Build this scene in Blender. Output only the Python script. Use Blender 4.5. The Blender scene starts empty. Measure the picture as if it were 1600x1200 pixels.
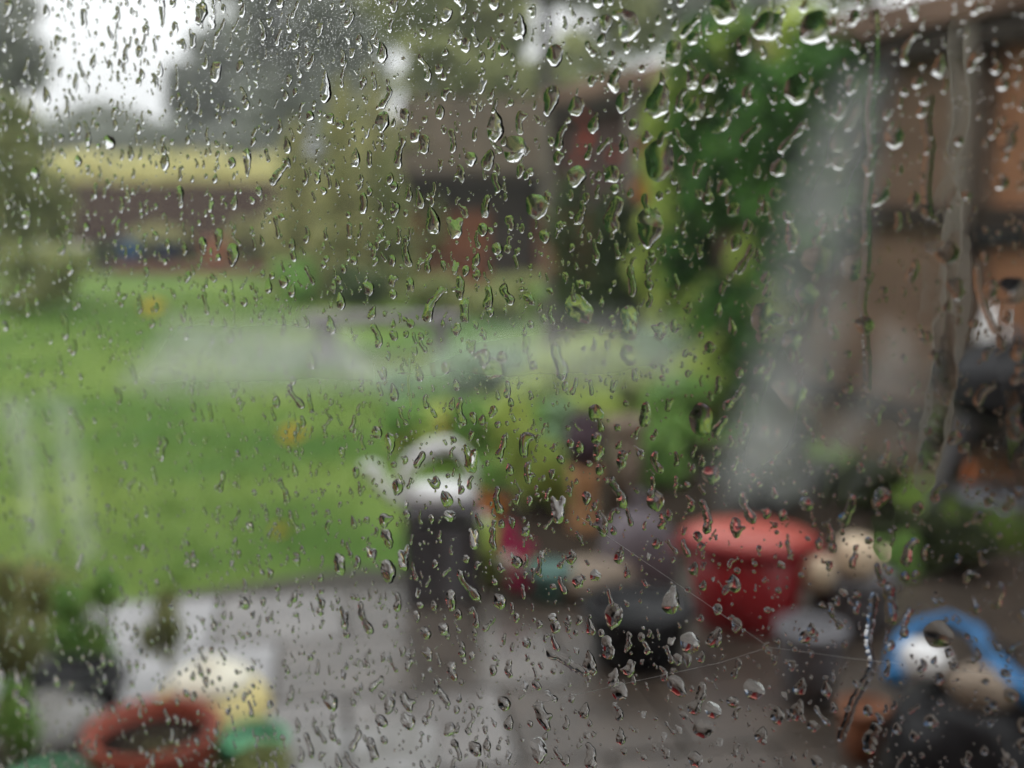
import bpy, bmesh, math, random
import numpy as np
from mathutils import Vector, Matrix

R = math.radians
random.seed(11)
rng = np.random.default_rng(11)
scene = bpy.context.scene
C = scene.collection

# ------------------------------------------------------------------ camera
PITCH = R(9.9)
HFOV = R(50)
FPX = 800 / math.tan(HFOV / 2)          # focal length in photo pixels (1600 wide)
EYE = Vector((0, 0, 1.5))
FW = Vector((0, math.cos(PITCH), -math.sin(PITCH)))
UP = Vector((0, math.sin(PITCH), math.cos(PITCH)))
cam_d = bpy.data.cameras.new('camera')
cam = bpy.data.objects.new('camera', cam_d)
C.objects.link(cam)
cam.location = EYE
cam.rotation_euler = (R(90) - PITCH, 0, 0)
cam_d.sensor_width = 36
cam_d.lens = 18 / math.tan(HFOV / 2)
cam_d.clip_start = 0.01
cam_d.clip_end = 600
cam_d.dof.use_dof = True
cam_d.dof.focus_distance = 0.355
cam_d.dof.aperture_fstop = 5.4
scene.camera = cam

# ------------------------------------------------------------------ sky, sun, exposure
SUN_EL, SUN_AZ = R(52), R(200)
world = bpy.data.worlds.new('World')
scene.world = world
world.use_nodes = True
nt = world.node_tree
nt.nodes.clear()
w_out = nt.nodes.new('ShaderNodeOutputWorld')
w_bg = nt.nodes.new('ShaderNodeBackground')
w_bg.inputs['Strength'].default_value = 0.1
sky = nt.nodes.new('ShaderNodeTexSky')
sky.sky_type = 'NISHITA'
sky.sun_disc = False
sky.sun_elevation = SUN_EL
sky.sun_rotation = SUN_AZ
sky.dust_density = 6
hs = nt.nodes.new('ShaderNodeHueSaturation')
hs.inputs['Saturation'].default_value = 0.15
nt.links.new(sky.outputs[0], hs.inputs['Color'])
# an even cloud deck: brighter overhead than at the horizon, as under any overcast sky
tc = nt.nodes.new('ShaderNodeTexCoord')
sep = nt.nodes.new('ShaderNodeSeparateXYZ')
nt.links.new(tc.outputs['Generated'], sep.inputs[0])
mr = nt.nodes.new('ShaderNodeMapRange')
mr.inputs['From Min'].default_value = 0.0
mr.inputs['From Max'].default_value = 1.0
mr.inputs['To Min'].default_value = 11.0
mr.inputs['To Max'].default_value = 30.0
nt.links.new(sep.outputs['Z'], mr.inputs['Value'])
cl = nt.nodes.new('ShaderNodeMix')
cl.data_type = 'RGBA'
cl.blend_type = 'MULTIPLY'
cl.inputs[0].default_value = 1.0
cl.inputs[6].default_value = (0.97, 0.985, 1.0, 1)
nt.links.new(mr.outputs[0], cl.inputs[7])
mxs = nt.nodes.new('ShaderNodeMix')
mxs.data_type = 'RGBA'
mxs.inputs[0].default_value = 0.88
nt.links.new(hs.outputs[0], mxs.inputs[6])
nt.links.new(cl.outputs[2], mxs.inputs[7])
nt.links.new(mxs.outputs[2], w_bg.inputs['Color'])
nt.links.new(w_bg.outputs[0], w_out.inputs['Surface'])

sun_d = bpy.data.lights.new('sun', 'SUN')
sun_d.energy = 0.6
sun_d.angle = R(25)
sun_d.color = (1.0, 0.97, 0.92)
sun = bpy.data.objects.new('sun', sun_d)
C.objects.link(sun)
sd = Vector((math.sin(SUN_AZ) * math.cos(SUN_EL), math.cos(SUN_AZ) * math.cos(SUN_EL), math.sin(SUN_EL)))
sun.rotation_euler = sd.to_track_quat('Z', 'Y').to_euler()
sun.location = (0, 0, 20)

vs = scene.view_settings
vs.view_transform = 'Standard'
vs.look = 'None'
vs.gamma = 1
vs.use_curve_mapping = False
vs.exposure = 0.0
scene.cycles.use_denoising = True
scene.cycles.use_adaptive_sampling = True
scene.cycles.adaptive_threshold = 0.03
scene.cycles.max_bounces = 8
scene.cycles.diffuse_bounces = 2
scene.cycles.glossy_bounces = 2
scene.cycles.transmission_bounces = 6
scene.cycles.transparent_max_bounces = 16
scene.cycles.caustics_reflective = False
scene.cycles.caustics_refractive = False

# ------------------------------------------------------------------ helpers
def ray(px, py):
    return FW + Vector((1, 0, 0)) * ((px - 800) / FPX) + UP * ((600 - py) / FPX)

def at(px, py, y):
    d = ray(px, py)
    return EYE + d * (y / d.y)

def gnd(px, py, z=0.0):
    d = ray(px, py)
    return EYE + d * ((z - EYE.z) / d.z)

def tag(o, label=None, cat=None, group=None, kind=None):
    if label: o['label'] = label
    if cat: o['category'] = cat
    if group: o['group'] = group
    if kind: o['kind'] = kind
    return o

def empty(name, loc, rz=0, label=None, cat=None, group=None):
    o = bpy.data.objects.new(name, None)
    C.objects.link(o)
    o.location = loc
    o.rotation_euler = (0, 0, rz)
    o.empty_display_size = 0.1
    return tag(o, label, cat, group)

class MB:
    """collects verts and faces; build() links them as one mesh object"""
    def __init__(s):
        s.v, s.f, s.n = [], [], 0
    def add(s, vs, fs):
        vs = np.asarray(vs, dtype=float).reshape(-1, 3)
        s.v.append(vs)
        s.f += [tuple(i + s.n for i in f) for f in fs]
        s.n += len(vs)
        return s
    def box(s, c, d, rz=0, taper=1.0, rx=0, ry=0):
        x, y, z = d[0] / 2, d[1] / 2, d[2] / 2
        p = np.array([(-x, -y, -z), (x, -y, -z), (x, y, -z), (-x, y, -z),
                      (-x * taper, -y * taper, z), (x * taper, -y * taper, z), (x * taper, y * taper, z), (-x * taper, y * taper, z)])
        m = np.array((Matrix.Rotation(rz, 3, 'Z') @ Matrix.Rotation(ry, 3, 'Y') @ Matrix.Rotation(rx, 3, 'X')))
        p = p @ m.T + np.array(c)
        return s.add(p, [(3, 2, 1, 0), (4, 5, 6, 7), (0, 1, 5, 4), (1, 2, 6, 5), (2, 3, 7, 6), (3, 0, 4, 7)])
    def lathe(s, prof, seg=24, c=(0, 0, 0), squash=1.0):
        a = np.linspace(0, 2 * math.pi, seg, endpoint=False)
        vs, fs = [], []
        for r, z in prof:
            vs += [(r * math.cos(t), r * math.sin(t) * squash, z) for t in a]
        for i in range(len(prof) - 1):
            for j in range(seg):
                k = (j + 1) % seg
                fs.append((i * seg + j, i * seg + k, (i + 1) * seg + k, (i + 1) * seg + j))
        vs = np.array(vs) + np.array(c)
        n = len(prof)
        if prof[0][0] > 1e-4: fs.append(tuple(reversed(range(seg))))
        if prof[-1][0] > 1e-4: fs.append(tuple((n - 1) * seg + j for j in range(seg)))
        return s.add(vs, fs)
    def tube(s, pts, rad, seg=10):
        pts = [Vector(p) for p in pts]
        n = len(pts)
        if not hasattr(rad, '__len__'): rad = [rad] * n
        vs, fs = [], []
        prev = None
        for i, p in enumerate(pts):
            t = (pts[min(i + 1, n - 1)] - pts[max(i - 1, 0)]).normalized()
            ref = prev if prev is not None else (Vector((0, 0, 1)) if abs(t.z) < 0.9 else Vector((1, 0, 0)))
            u = (ref - t * ref.dot(t)).normalized()
            prev = u
            w = t.cross(u)
            for j in range(seg):
                a = 2 * math.pi * j / seg
                vs.append(tuple(p + (u * math.cos(a) + w * math.sin(a)) * rad[i]))
        for i in range(n - 1):
            for j in range(seg):
                k = (j + 1) % seg
                fs.append((i * seg + j, i * seg + k, (i + 1) * seg + k, (i + 1) * seg + j))
        fs.append(tuple(reversed(range(seg))))
        fs.append(tuple((n - 1) * seg + j for j in range(seg)))
        return s.add(vs, fs)
    def build(s, name, mat, parent=None, smooth=False, bevel=0):
        me = bpy.data.meshes.new(name)
        v = np.concatenate(s.v)
        me.from_pydata(v.tolist(), [], s.f)
        if smooth: me.polygons.foreach_set('use_smooth', [True] * len(me.polygons))
        me.materials.append(M[mat])
        me.update()
        o = bpy.data.objects.new(name, me)
        C.objects.link(o)
        if parent: o.parent = parent
        if bevel:
            b = o.modifiers.new('bevel', 'BEVEL')
            b.width = bevel
            b.segments = 2
            b.limit_method = 'ANGLE'
        return o

def fast_mesh(name, verts, loops, sizes, smooth=True):
    me = bpy.data.meshes.new(name)
    me.vertices.add(len(verts))
    me.vertices.foreach_set('co', np.asarray(verts, dtype=np.float32).ravel())
    me.loops.add(len(loops))
    me.loops.foreach_set('vertex_index', np.asarray(loops, dtype=np.int32))
    sizes = np.asarray(sizes, dtype=np.int32)
    me.polygons.add(len(sizes))
    st = np.zeros(len(sizes), dtype=np.int32)
    st[1:] = np.cumsum(sizes)[:-1]
    me.polygons.foreach_set('loop_start', st)
    me.polygons.foreach_set('loop_total', sizes)
    me.polygons.foreach_set('use_smooth', np.full(len(sizes), smooth))
    me.update(calc_edges=True)
    return me

# ------------------------------------------------------------------ materials
M = {}
def mat(name, col, rough=0.6, var=0.25, scale=8.0, col2=None, bump=0.0, spec=0.3, metal=0.0, island=0.0, detail=4):
    """a Principled surface whose colour wanders between two tones by noise (and leaf by leaf where island > 0)"""
    m = bpy.data.materials.new(name)
    m.use_nodes = True
    n = m.node_tree
    b = n.nodes['Principled BSDF']
    b.inputs['Roughness'].default_value = rough
    b.inputs['Metallic'].default_value = metal
    b.inputs['Specular IOR Level'].default_value = 0.12 if name.startswith(('leaf_', 'hedge_', 'petal_', 'grass', 'lawn', 'soil', 'dark_soil')) else spec
    t = n.nodes.new('ShaderNodeTexCoord')
    nz = n.nodes.new('ShaderNodeTexNoise')
    nz.inputs['Scale'].default_value = scale
    nz.inputs['Detail'].default_value = detail
    n.links.new(t.outputs['Object'], nz.inputs['Vector'])
    rp = n.nodes.new('ShaderNodeValToRGB')
    c2 = col2 if col2 else tuple(x * (1 - var) for x in col)
    c1 = tuple(min(1, x * (1 + var * 0.6)) for x in col) if not col2 else col
    rp.color_ramp.elements[0].position = 0.35
    rp.color_ramp.elements[1].position = 0.65
    rp.color_ramp.elements[0].color = (*c2, 1)
    rp.color_ramp.elements[1].color = (*c1, 1)
    src = nz.outputs['Fac']
    if island > 0:
        g = n.nodes.new('ShaderNodeNewGeometry')
        mx = n.nodes.new('ShaderNodeMix')
        mx.inputs[0].default_value = island
        n.links.new(nz.outputs['Fac'], mx.inputs[2])
        n.links.new(g.outputs['Random Per Island'], mx.inputs[3])
        src = mx.outputs[0]
    n.links.new(src, rp.inputs['Fac'])
    n.links.new(rp.outputs['Color'], b.inputs['Base Color'])
    if bump > 0:
        bp = n.nodes.new('ShaderNodeBump')
        bp.inputs['Strength'].default_value = bump
        bp.inputs['Distance'].default_value = 0.01
        n.links.new(nz.outputs['Fac'], bp.inputs['Height'])
        n.links.new(bp.outputs['Normal'], b.inputs['Normal'])
    if name.startswith(('leaf_', 'hedge_', 'petal_', 'grass')):
        tl = n.nodes.new('ShaderNodeBsdfTranslucent')
        ms = n.nodes.new('ShaderNodeMixShader')
        ms.inputs[0].default_value = 0.5
        n.links.new(rp.outputs['Color'], tl.inputs['Color'])
        n.links.new(b.outputs[0], ms.inputs[1])
        n.links.new(tl.outputs[0], ms.inputs[2])
        n.links.new(ms.outputs[0], n.nodes['Material Output'].inputs['Surface'])
    M[name] = m
    return m

mat('lawn', (0.145, 0.205, 0.040), 0.8, scale=0.7, col2=(0.040, 0.102, 0.014), detail=6)
mat('grass', (0.105, 0.18, 0.03), 0.7, scale=2, col2=(0.06, 0.12, 0.018), island=0.6)
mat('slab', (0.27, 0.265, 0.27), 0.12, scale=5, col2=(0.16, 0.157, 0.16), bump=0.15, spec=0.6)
mat('slab_faint_shade', (0.135, 0.122, 0.112), 0.16, scale=5, col2=(0.075, 0.066, 0.060), bump=0.15, spec=0.55)  # this and the next two tones carry the fence shade
mat('slab_half_shade', (0.095, 0.080, 0.068), 0.22, scale=5, col2=(0.052, 0.043, 0.036), bump=0.15, spec=0.5)
mat('slab_full_shade', (0.066, 0.050, 0.038), 0.4, scale=5, col2=(0.034, 0.026, 0.020), bump=0.15, spec=0.5)
mat('dark_soil', (0.02, 0.015, 0.011), 0.95, scale=30)
mat('joint', (0.06, 0.055, 0.045), 0.9)
mat('soil', (0.032, 0.023, 0.016), 0.9, scale=6, bump=0.6)
mat('brown_board', (0.075, 0.042, 0.036), 0.8, scale=3, col2=(0.045, 0.022, 0.02))
mat('shed_board', (0.20, 0.070, 0.030), 0.75, scale=3, col2=(0.10, 0.035, 0.018))
mat('shed_roof', (0.085, 0.066, 0.045), 0.9, scale=4, col2=(0.045, 0.038, 0.026), spec=0.1)
mat('panel_board', (0.33, 0.165, 0.088), 0.7, scale=3, col2=(0.19, 0.088, 0.046))
mat('grey_board', (0.21, 0.138, 0.095), 0.75, scale=3, col2=(0.10, 0.066, 0.046))
mat('post', (0.17, 0.15, 0.125), 0.75, scale=4)
mat('beam', (0.22, 0.145, 0.11), 0.7, scale=3, col2=(0.13, 0.085, 0.065), spec=0.1)
mat('dark_wood', (0.03, 0.022, 0.016), 0.8)
mat('pale_post', (0.33, 0.26, 0.21), 0.7, scale=4)
mat('leaf_ivy', (0.13, 0.30, 0.06), 0.45, scale=3.2, col2=(0.010, 0.045, 0.013), island=0.35)
mat('leaf_lime', (0.60, 0.68, 0.20), 0.5, scale=2, col2=(0.32, 0.45, 0.10), island=0.5)
mat('leaf_gold', (0.52, 0.48, 0.23), 0.6, scale=1.5, col2=(0.20, 0.23, 0.085), island=0.5)
mat('leaf_olive', (0.38, 0.39, 0.17), 0.6, scale=1.2, col2=(0.17, 0.21, 0.08), island=0.5)
mat('leaf_dark', (0.13, 0.17, 0.075), 0.6, scale=1.0, col2=(0.05, 0.085, 0.035), island=0.5)
mat('leaf_shade', (0.085, 0.105, 0.045), 0.6, scale=2, col2=(0.02, 0.03, 0.012), island=0.4)  # leaf colour darkened to carry the shade beside the fence
mat('leaf_far', (0.28, 0.295, 0.25), 0.7, scale=0.4, col2=(0.16, 0.175, 0.145), island=0.5)  # distance haze is partly put into this and the next leaf colour
mat('leaf_hazed', (0.36, 0.375, 0.32), 0.7, scale=0.4, col2=(0.20, 0.215, 0.18), island=0.5)
mat('leaf_mid', (0.36, 0.56, 0.16), 0.5, scale=3, col2=(0.13, 0.28, 0.07), island=0.5)
mat('hedge_lime', (0.82, 0.77, 0.42), 0.7, scale=1, col2=(0.62, 0.60, 0.30), island=0.4)
mat('leaf_sage', (0.42, 0.58, 0.36), 0.5, scale=3, col2=(0.20, 0.34, 0.17), island=0.5)
mat('bark', (0.075, 0.065, 0.055), 0.85, scale=6, bump=0.5)
mat('petal_red', (0.42, 0.05, 0.02), 0.5, island=0.5)
mat('petal_orange', (0.62, 0.23, 0.04), 0.5, island=0.5)
mat('petal_yellow', (0.65, 0.42, 0.05), 0.5, island=0.5)
mat('petal_pink', (0.42, 0.045, 0.12), 0.5, island=0.5)
mat('white_plastic', (0.82, 0.83, 0.84), 0.35, var=0.06)
mat('grey_plastic', (0.105, 0.10, 0.108), 0.45, scale=5, spec=0.2)
mat('pale_grey', (0.15, 0.15, 0.165), 0.4)
mat('red_plastic', (0.27, 0.015, 0.02), 0.3, var=0.12)
mat('red_sheen', (0.42, 0.095, 0.075), 0.3, var=0.1)
mat('lilac_sack', (0.17, 0.145, 0.165), 0.6, scale=4)
mat('tan_pot', (0.46, 0.25, 0.12), 0.7)
mat('tan_stone', (0.24, 0.19, 0.145), 0.8)
mat('teal_pot', (0.09, 0.19, 0.165), 0.4)
mat('black_plastic', (0.012, 0.012, 0.014), 0.4, spec=0.2)
mat('purple_pot', (0.07, 0.045, 0.06), 0.4)
mat('cream_stone', (0.66, 0.53, 0.38), 0.6, var=0.12)
mat('blue_plastic', (0.02, 0.15, 0.36), 0.3, var=0.12)
mat('blue_pot', (0.03, 0.09, 0.19), 0.4)
mat('navy_pot', (0.02, 0.03, 0.06), 0.4)
mat('terracotta', (0.33, 0.075, 0.042), 0.6, scale=9, col2=(0.20, 0.045, 0.028))
mat('terracotta_pale', (0.30, 0.125, 0.065), 0.7, scale=9)
mat('brick', (0.24, 0.11, 0.07), 0.8, scale=6)
mat('yellow_glaze', (0.72, 0.62, 0.28), 0.35, var=0.1)
mat('cream_glaze', (0.78, 0.75, 0.62), 0.35, var=0.08)
mat('green_glaze', (0.09, 0.34, 0.17), 0.35, var=0.1)
mat('grey_stone', (0.30, 0.30, 0.30), 0.8, scale=14, col2=(0.14, 0.135, 0.12), bump=0.5)
mat('iron', (0.02, 0.02, 0.022), 0.4, metal=0.3)
mat('grey_metal', (0.14, 0.145, 0.16), 0.35, metal=0.4)
mat('orange_plastic', (0.6, 0.16, 0.03), 0.4)
mat('upvc', (0.75, 0.75, 0.74), 0.35, var=0.04)
mat('plaster', (0.34, 0.31, 0.28), 0.9, var=0.08)
mat('house_brick', (0.28, 0.15, 0.10), 0.85, scale=5)
mat('room_floor', (0.10, 0.065, 0.04), 0.6)
mat('silk', (0.75, 0.74, 0.72), 0.4, var=0.05)

# clear water and clear glass
def water_mat():
    m = bpy.data.materials.new('rain_water')
    m.use_nodes = True
    n = m.node_tree
    n.nodes.clear()
    o = n.nodes.new('ShaderNodeOutputMaterial')
    g = n.nodes.new('ShaderNodeBsdfGlass')
    g.inputs['IOR'].default_value = 1.333
    g.inputs['Roughness'].default_value = 0.0
    n.links.new(g.outputs[0], o.inputs['Surface'])
    M['water'] = m
water_mat()
def pane_mat():
    m = bpy.data.materials.new('clear_glass')
    m.use_nodes = True
    n = m.node_tree
    n.nodes.clear()
    o = n.nodes.new('ShaderNodeOutputMaterial')
    g = n.nodes.new('ShaderNodeBsdfTransparent')
    g.inputs['Color'].default_value = (0.965, 0.97, 0.965, 1)
    n.links.new(g.outputs[0], o.inputs['Surface'])
    M['pane'] = m
pane_mat()
def reflection_mat():
    """indoor reflections painted as a pale scattering film, mostly clear; their strength is the 'mist' attribute"""
    m = bpy.data.materials.new('painted_reflection')
    m.use_nodes = True
    n = m.node_tree
    n.nodes.clear()
    o = n.nodes.new('ShaderNodeOutputMaterial')
    tr = n.nodes.new('ShaderNodeBsdfTransparent')
    tl = n.nodes.new('ShaderNodeBsdfTranslucent')
    tl.inputs['Color'].default_value = (0.92, 0.93, 0.92, 1)
    at_ = n.nodes.new('ShaderNodeAttribute')
    at_.attribute_name = 'reflection'
    t = n.nodes.new('ShaderNodeTexCoord')
    nz = n.nodes.new('ShaderNodeTexNoise')
    nz.inputs['Scale'].default_value = 60
    nz.inputs['Detail'].default_value = 5
    mp = n.nodes.new('ShaderNodeMapping')
    mp.inputs['Scale'].default_value = (0.7, 1.0, 0.5)
    n.links.new(t.outputs['Object'], mp.inputs['Vector'])
    n.links.new(mp.outputs[0], nz.inputs['Vector'])
    r_ = n.nodes.new('ShaderNodeMapRange')
    r_.inputs['From Min'].default_value = 0.3
    r_.inputs['From Max'].default_value = 0.7
    r_.inputs['To Min'].default_value = 0.8
    r_.inputs['To Max'].default_value = 1.15
    n.links.new(nz.outputs['Fac'], r_.inputs['Value'])
    mu = n.nodes.new('ShaderNodeMath')
    mu.operation = 'MULTIPLY'
    n.links.new(at_.outputs['Fac'], mu.inputs[0])
    n.links.new(r_.outputs[0], mu.inputs[1])
    mx = n.nodes.new('ShaderNodeMixShader')
    n.links.new(mu.outputs[0], mx.inputs[0])
    n.links.new(tr.outputs[0], mx.inputs[1])
    n.links.new(tl.outputs[0], mx.inputs[2])
    n.links.new(mx.outputs[0], o.inputs['Surface'])
    M['reflection'] = m
reflection_mat()

# ------------------------------------------------------------------ the ground
b = MB()
b.add([(-150, -30, 0), (150, -30, 0), (150, 250, 0), (-150, 250, 0)], [(0, 1, 2, 3)])
tag(b.build('lawn', 'lawn'), kind='structure')

# patio: a bed of mortar with separate slabs on it, its far edge slanting as in the photo
pa = [gnd(-500, 1010), gnd(90, 960), gnd(560, 888), gnd(720, 900), gnd(980, 880), gnd(1700, 860)]
poly = [(p.x, p.y) for p in pa] + [(4.2, 0.55), (-4.2, 0.55)]
b = MB()
b.add([(x, y, 0.006) for x, y in poly], [tuple(reversed(range(len(poly))))])
patio = tag(b.build('patio', 'joint'), kind='structure')
def inside(x, y, pg):
    c = False
    for i in range(len(pg)):
        x1, y1 = pg[i]
        x2, y2 = pg[i - 1]
        if (y1 > y) != (y2 > y) and x < (x2 - x1) * (y - y1) / (y2 - y1) + x1: c = not c
    return c
def slab_mesh(name, m, sx, sy):
    return MB().box((0, 0, 0), (sx - 0.012, sy - 0.012, 0.03)).build(name, m, None, bevel=0.004)
protos = {}
ang = R(9)
for i in range(-9, 10):
    for j in range(-2, 12):
        w, h = 0.45, 0.45
        lx, ly = i * w + (0.22 if j % 2 else 0), 0.6 + j * h
        x = lx * math.cos(ang) - ly * math.sin(ang)
        y = lx * math.sin(ang) + ly * math.cos(ang)
        corners = [(x + a * 0.2, y + c * 0.2) for a in (-1, 1) for c in (-1, 1)]
        if not all(inside(cx, cy, poly) for cx, cy in corners): continue
        # fence shade is put into the slab colours, darker to the right
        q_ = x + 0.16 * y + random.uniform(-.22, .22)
        k = 'slab' if q_ < -.22 else 'slab_faint_shade' if q_ < .05 else 'slab_half_shade' if q_ < .4 else 'slab_full_shade'
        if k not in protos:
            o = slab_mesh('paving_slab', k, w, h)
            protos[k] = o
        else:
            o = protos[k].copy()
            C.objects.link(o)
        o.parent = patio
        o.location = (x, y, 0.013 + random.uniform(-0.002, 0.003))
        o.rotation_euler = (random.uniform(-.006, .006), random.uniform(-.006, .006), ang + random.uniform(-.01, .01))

# soil bed along the fence
soil_px = [(700, 780), (900, 720), (1080, 690), (1200, 690), (1420, 800), (1900, 1000), (1900, 1120), (1500, 960), (1300, 900), (980, 880), (780, 900), (690, 840)]
b = MB()
b.add([tuple(gnd(*p, 0.012)) for p in soil_px], [tuple(reversed(range(len(soil_px))))])
tag(b.build('soil_bed', 'soil'), kind='structure')
b = MB()
fb = [gnd(110, 428, .01), gnd(430, 432, .01), gnd(700, 462, .01), gnd(980, 470, .01), gnd(1000, 440, .01), gnd(640, 418, .01), gnd(110, 405, .01)]
b.add([tuple(p) for p in fb], [tuple(range(len(fb)))])
tag(b.build('far_flower_bed', 'soil'), kind='structure')

# ------------------------------------------------------------------ foliage
def leaf_cloud(blobs, n, size, flat=0.0):
    """leaf-sized quads scattered through ellipsoids (x,y,z,rx,ry,rz); denser near the skin, with gaps between clumps"""
    w = np.array([b[3] * b[4] * b[5] for b in blobs]) ** 0.7
    idx = rng.choice(len(blobs), n, p=w / w.sum())
    B = np.array(blobs)[idx]
    d = rng.normal(size=(n, 3))
    d /= np.linalg.norm(d, axis=1)[:, None]
    r = rng.random(n) ** 0.33
    lump = 1 + 0.16 * np.sin(7 * d[:, 0] + idx) * np.sin(6 * d[:, 2] + 2 * idx)
    P = B[:, :3] + d * (r * lump)[:, None] * B[:, 3:6]
    # leaves spread their faces to the light: normals lean up and outwards
    nn = rng.normal(size=(n, 3)) * 0.55 + np.array([0, -0.4, 0.65]) + d * 0.5
    nn /= np.linalg.norm(nn, axis=1)[:, None]
    a = np.cross(nn, rng.normal(size=(n, 3)))
    a /= np.linalg.norm(a, axis=1)[:, None]
    c = np.cross(a, nn)
    s = size * rng.uniform(0.6, 1.3, n)[:, None]
    V = np.stack([P - a * s, P + c * s * 0.5, P + a * s, P - c * s * 0.5], axis=1).reshape(-1, 3)
    V[:, 2] = np.maximum(V[:, 2], 0.01)
    return V

def cloud_obj(name, blobs, n, size, m, parent=None, flat=0.0):
    V = leaf_cloud(blobs, n, size, flat)
    me = fast_mesh(name, V, np.arange(len(V)), np.full(len(V) // 4, 4), smooth=False)
    me.materials.append(M[m])
    o = bpy.data.objects.new(name, me)
    C.objects.link(o)
    if parent: o.parent = parent
    return o

def blobs_in(c, r, n, k=0.5):
    out = []
    for _ in range(n):
        d = rng.normal(size=3)
        d /= np.linalg.norm(d)
        q = rng.random() ** 0.5 * 0.9
        s = k * rng.uniform(0.4, 1.05)
        out.append((c[0] + d[0] * q * r[0], c[1] + d[1] * q * r[1], c[2] + d[2] * q * r[2], r[0] * s, r[1] * s, r[2] * s))
    return out

def tree(name, base, h, cz, r, m, n, size, label, cat='tree', group=None, trunk=0.12, nb=12, tilt=0):
    t = empty(name, (base[0], base[1], 0), 0, label, cat, group)
    b = MB()
    b.tube([(0, 0, -0.1), (0.02 * h, 0, h * 0.25), (tilt + 0.01 * h, 0.02 * h, cz), (tilt, 0, min(h, cz + r[2] * 0.6))], [trunk, trunk * 0.8, trunk * 0.55, trunk * 0.15], 9)
    for k in range(6):
        a = k * 1.05 + random.random()
        z0 = cz - r[2] * random.uniform(0.1, 0.6)
        e = (tilt + math.cos(a) * r[0] * 0.7, math.sin(a) * r[1] * 0.7, cz + r[2] * random.uniform(0, 0.5))
        b.tube([(tilt * 0.6, 0, max(0.1, z0)), (e[0] * 0.5 + tilt * .3, e[1] * 0.5, (z0 + e[2]) / 2), e], [trunk * 0.4, trunk * 0.25, trunk * 0.08], 6)
    b.build('trunk', 'bark', t)
    cloud_obj('crown', blobs_in((tilt, 0, cz), r, nb), n, size, m, t)
    return t

def px_tree(name, px, py_top, py_bot, wpx, y, m, n, size, label, **k):
    top, bot = at(px, py_top, y), at(px, py_bot, y)
    h = top.z
    lo = max(0.0, bot.z)
    rx = wpx / FPX * y / 2
    return tree(name, (top.x, y), h, (h + lo) / 2, (rx, rx, (h - lo) / 2), m, n, size, label, **k)

far = 'trees beyond the far fence'
px_tree('round_tree', 322, 45, 255, 165, 44, 'leaf_far', 5000, 0.28, 'grey-green round-topped tree standing alone against the white sky', group=far, trunk=0.2)
px_tree('bushy_tree', 180, 150, 260, 190, 48, 'leaf_hazed', 4500, 0.26, 'low broad bushy tree to the left of the round-topped tree', group=far, trunk=0.18)
px_tree('big_tree', 520, -190, 215, 330, 38, 'leaf_hazed', 5200, 0.30, 'big pale grey-green tree reaching past the top edge, beside the round-topped tree', group=far, trunk=0.3, nb=20)
px_tree('big_tree', 690, -160, 190, 260, 31, 'leaf_olive', 5200, 0.26, 'big dark tree right of the pale one, over the shed roof', group=far, trunk=0.28, nb=16)
px_tree('trunk_tree', 846, -220, 60, 360, 21, 'leaf_olive', 3800, 0.16, 'tall olive tree with a bare grey trunk rising behind the shed', group=far, trunk=0.2, nb=14)
px_tree('sparse_tree', 1110, -130, 150, 330, 30, 'leaf_far', 2200, 0.24, 'sparse tree above the brown beam with white sky in its gaps', group=far, trunk=0.16, nb=10)
px_tree('golden_tree', 725, 60, 270, 370, 25, 'leaf_olive', 5600, 0.2, 'yellow-olive tree spreading low behind the shed roof', group=far, trunk=0.16, nb=14)
px_tree('sparse_tree', 925, -90, 150, 190, 28, 'leaf_olive', 1300, 0.2, 'loose olive tree next to the bare grey trunk', group=far, trunk=0.14, nb=9)
px_tree('sparse_tree', 1370, -260, 60, 460, 15, 'leaf_olive', 3600, 0.11, 'olive tree behind the tall fence above its brown beam at the upper right', group=far, trunk=0.14, nb=14)
px_tree('sparse_tree', 420, 60, 215, 120, 52, 'leaf_hazed', 2500, 0.26, 'thin pale tree between the round-topped tree and the big grey tree', group=far, trunk=0.15)
px_tree('edge_tree', 15, 110, 410, 140, 15, 'leaf_olive', 4600, 0.10, 'olive evergreen tree at the left edge behind the mounded shrubs', trunk=0.12, nb=14)
px_tree('edge_tree', 5, -40, 160, 150, 27, 'leaf_hazed', 1500, 0.2, 'thin pale tree at the left edge with the sky showing through', trunk=0.15)

def hedge(name, x0, x1, y, z, depth, m, n, size, label):
    t = empty(name, ((x0 + x1) / 2, y, 0), 0, label, 'hedge')
    bl = []
    k = int((x1 - x0) / 0.7) + 1
    for i in range(k):
        x = x0 + (x1 - x0) * (i + 0.5) / k - (x0 + x1) / 2
        for q in range(3):
            bl.append((x + random.uniform(-.2, .2), random.uniform(-.2, .2) * depth, z * (0.2 + 0.28 * q), 0.6, depth / 2, z * 0.25 + random.uniform(0, .08)))
    cloud_obj('foliage', bl, n, size, m, t)
    for i in range(0, k, 2):
        x = x0 + (x1 - x0) * (i + 0.5) / k - (x0 + x1) / 2
        MB().tube([(x, 0, -0.05), (x + .05, 0.03, z * 0.7)], [0.06, 0.03], 6).build('stem', 'bark', t)
    return t
p0, p1 = at(60, 262, 27.5), at(470, 262, 27.5)
hedge('lime_hedge', p0.x, p1.x, 27.5, at(250, 238, 27.5).z, 1.4, 'hedge_lime', 9000, 0.13, 'clipped yellow-green hedge showing above the dark brown fence')
p0, p1 = at(-60, 200, 40), at(640, 200, 40)
hedge('grey_hedge', p0.x, p1.x, 40, at(250, 186, 40).z, 2.0, 'leaf_hazed', 9000, 0.24, 'tall grey-green hedge line behind the yellow-green hedge')

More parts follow.
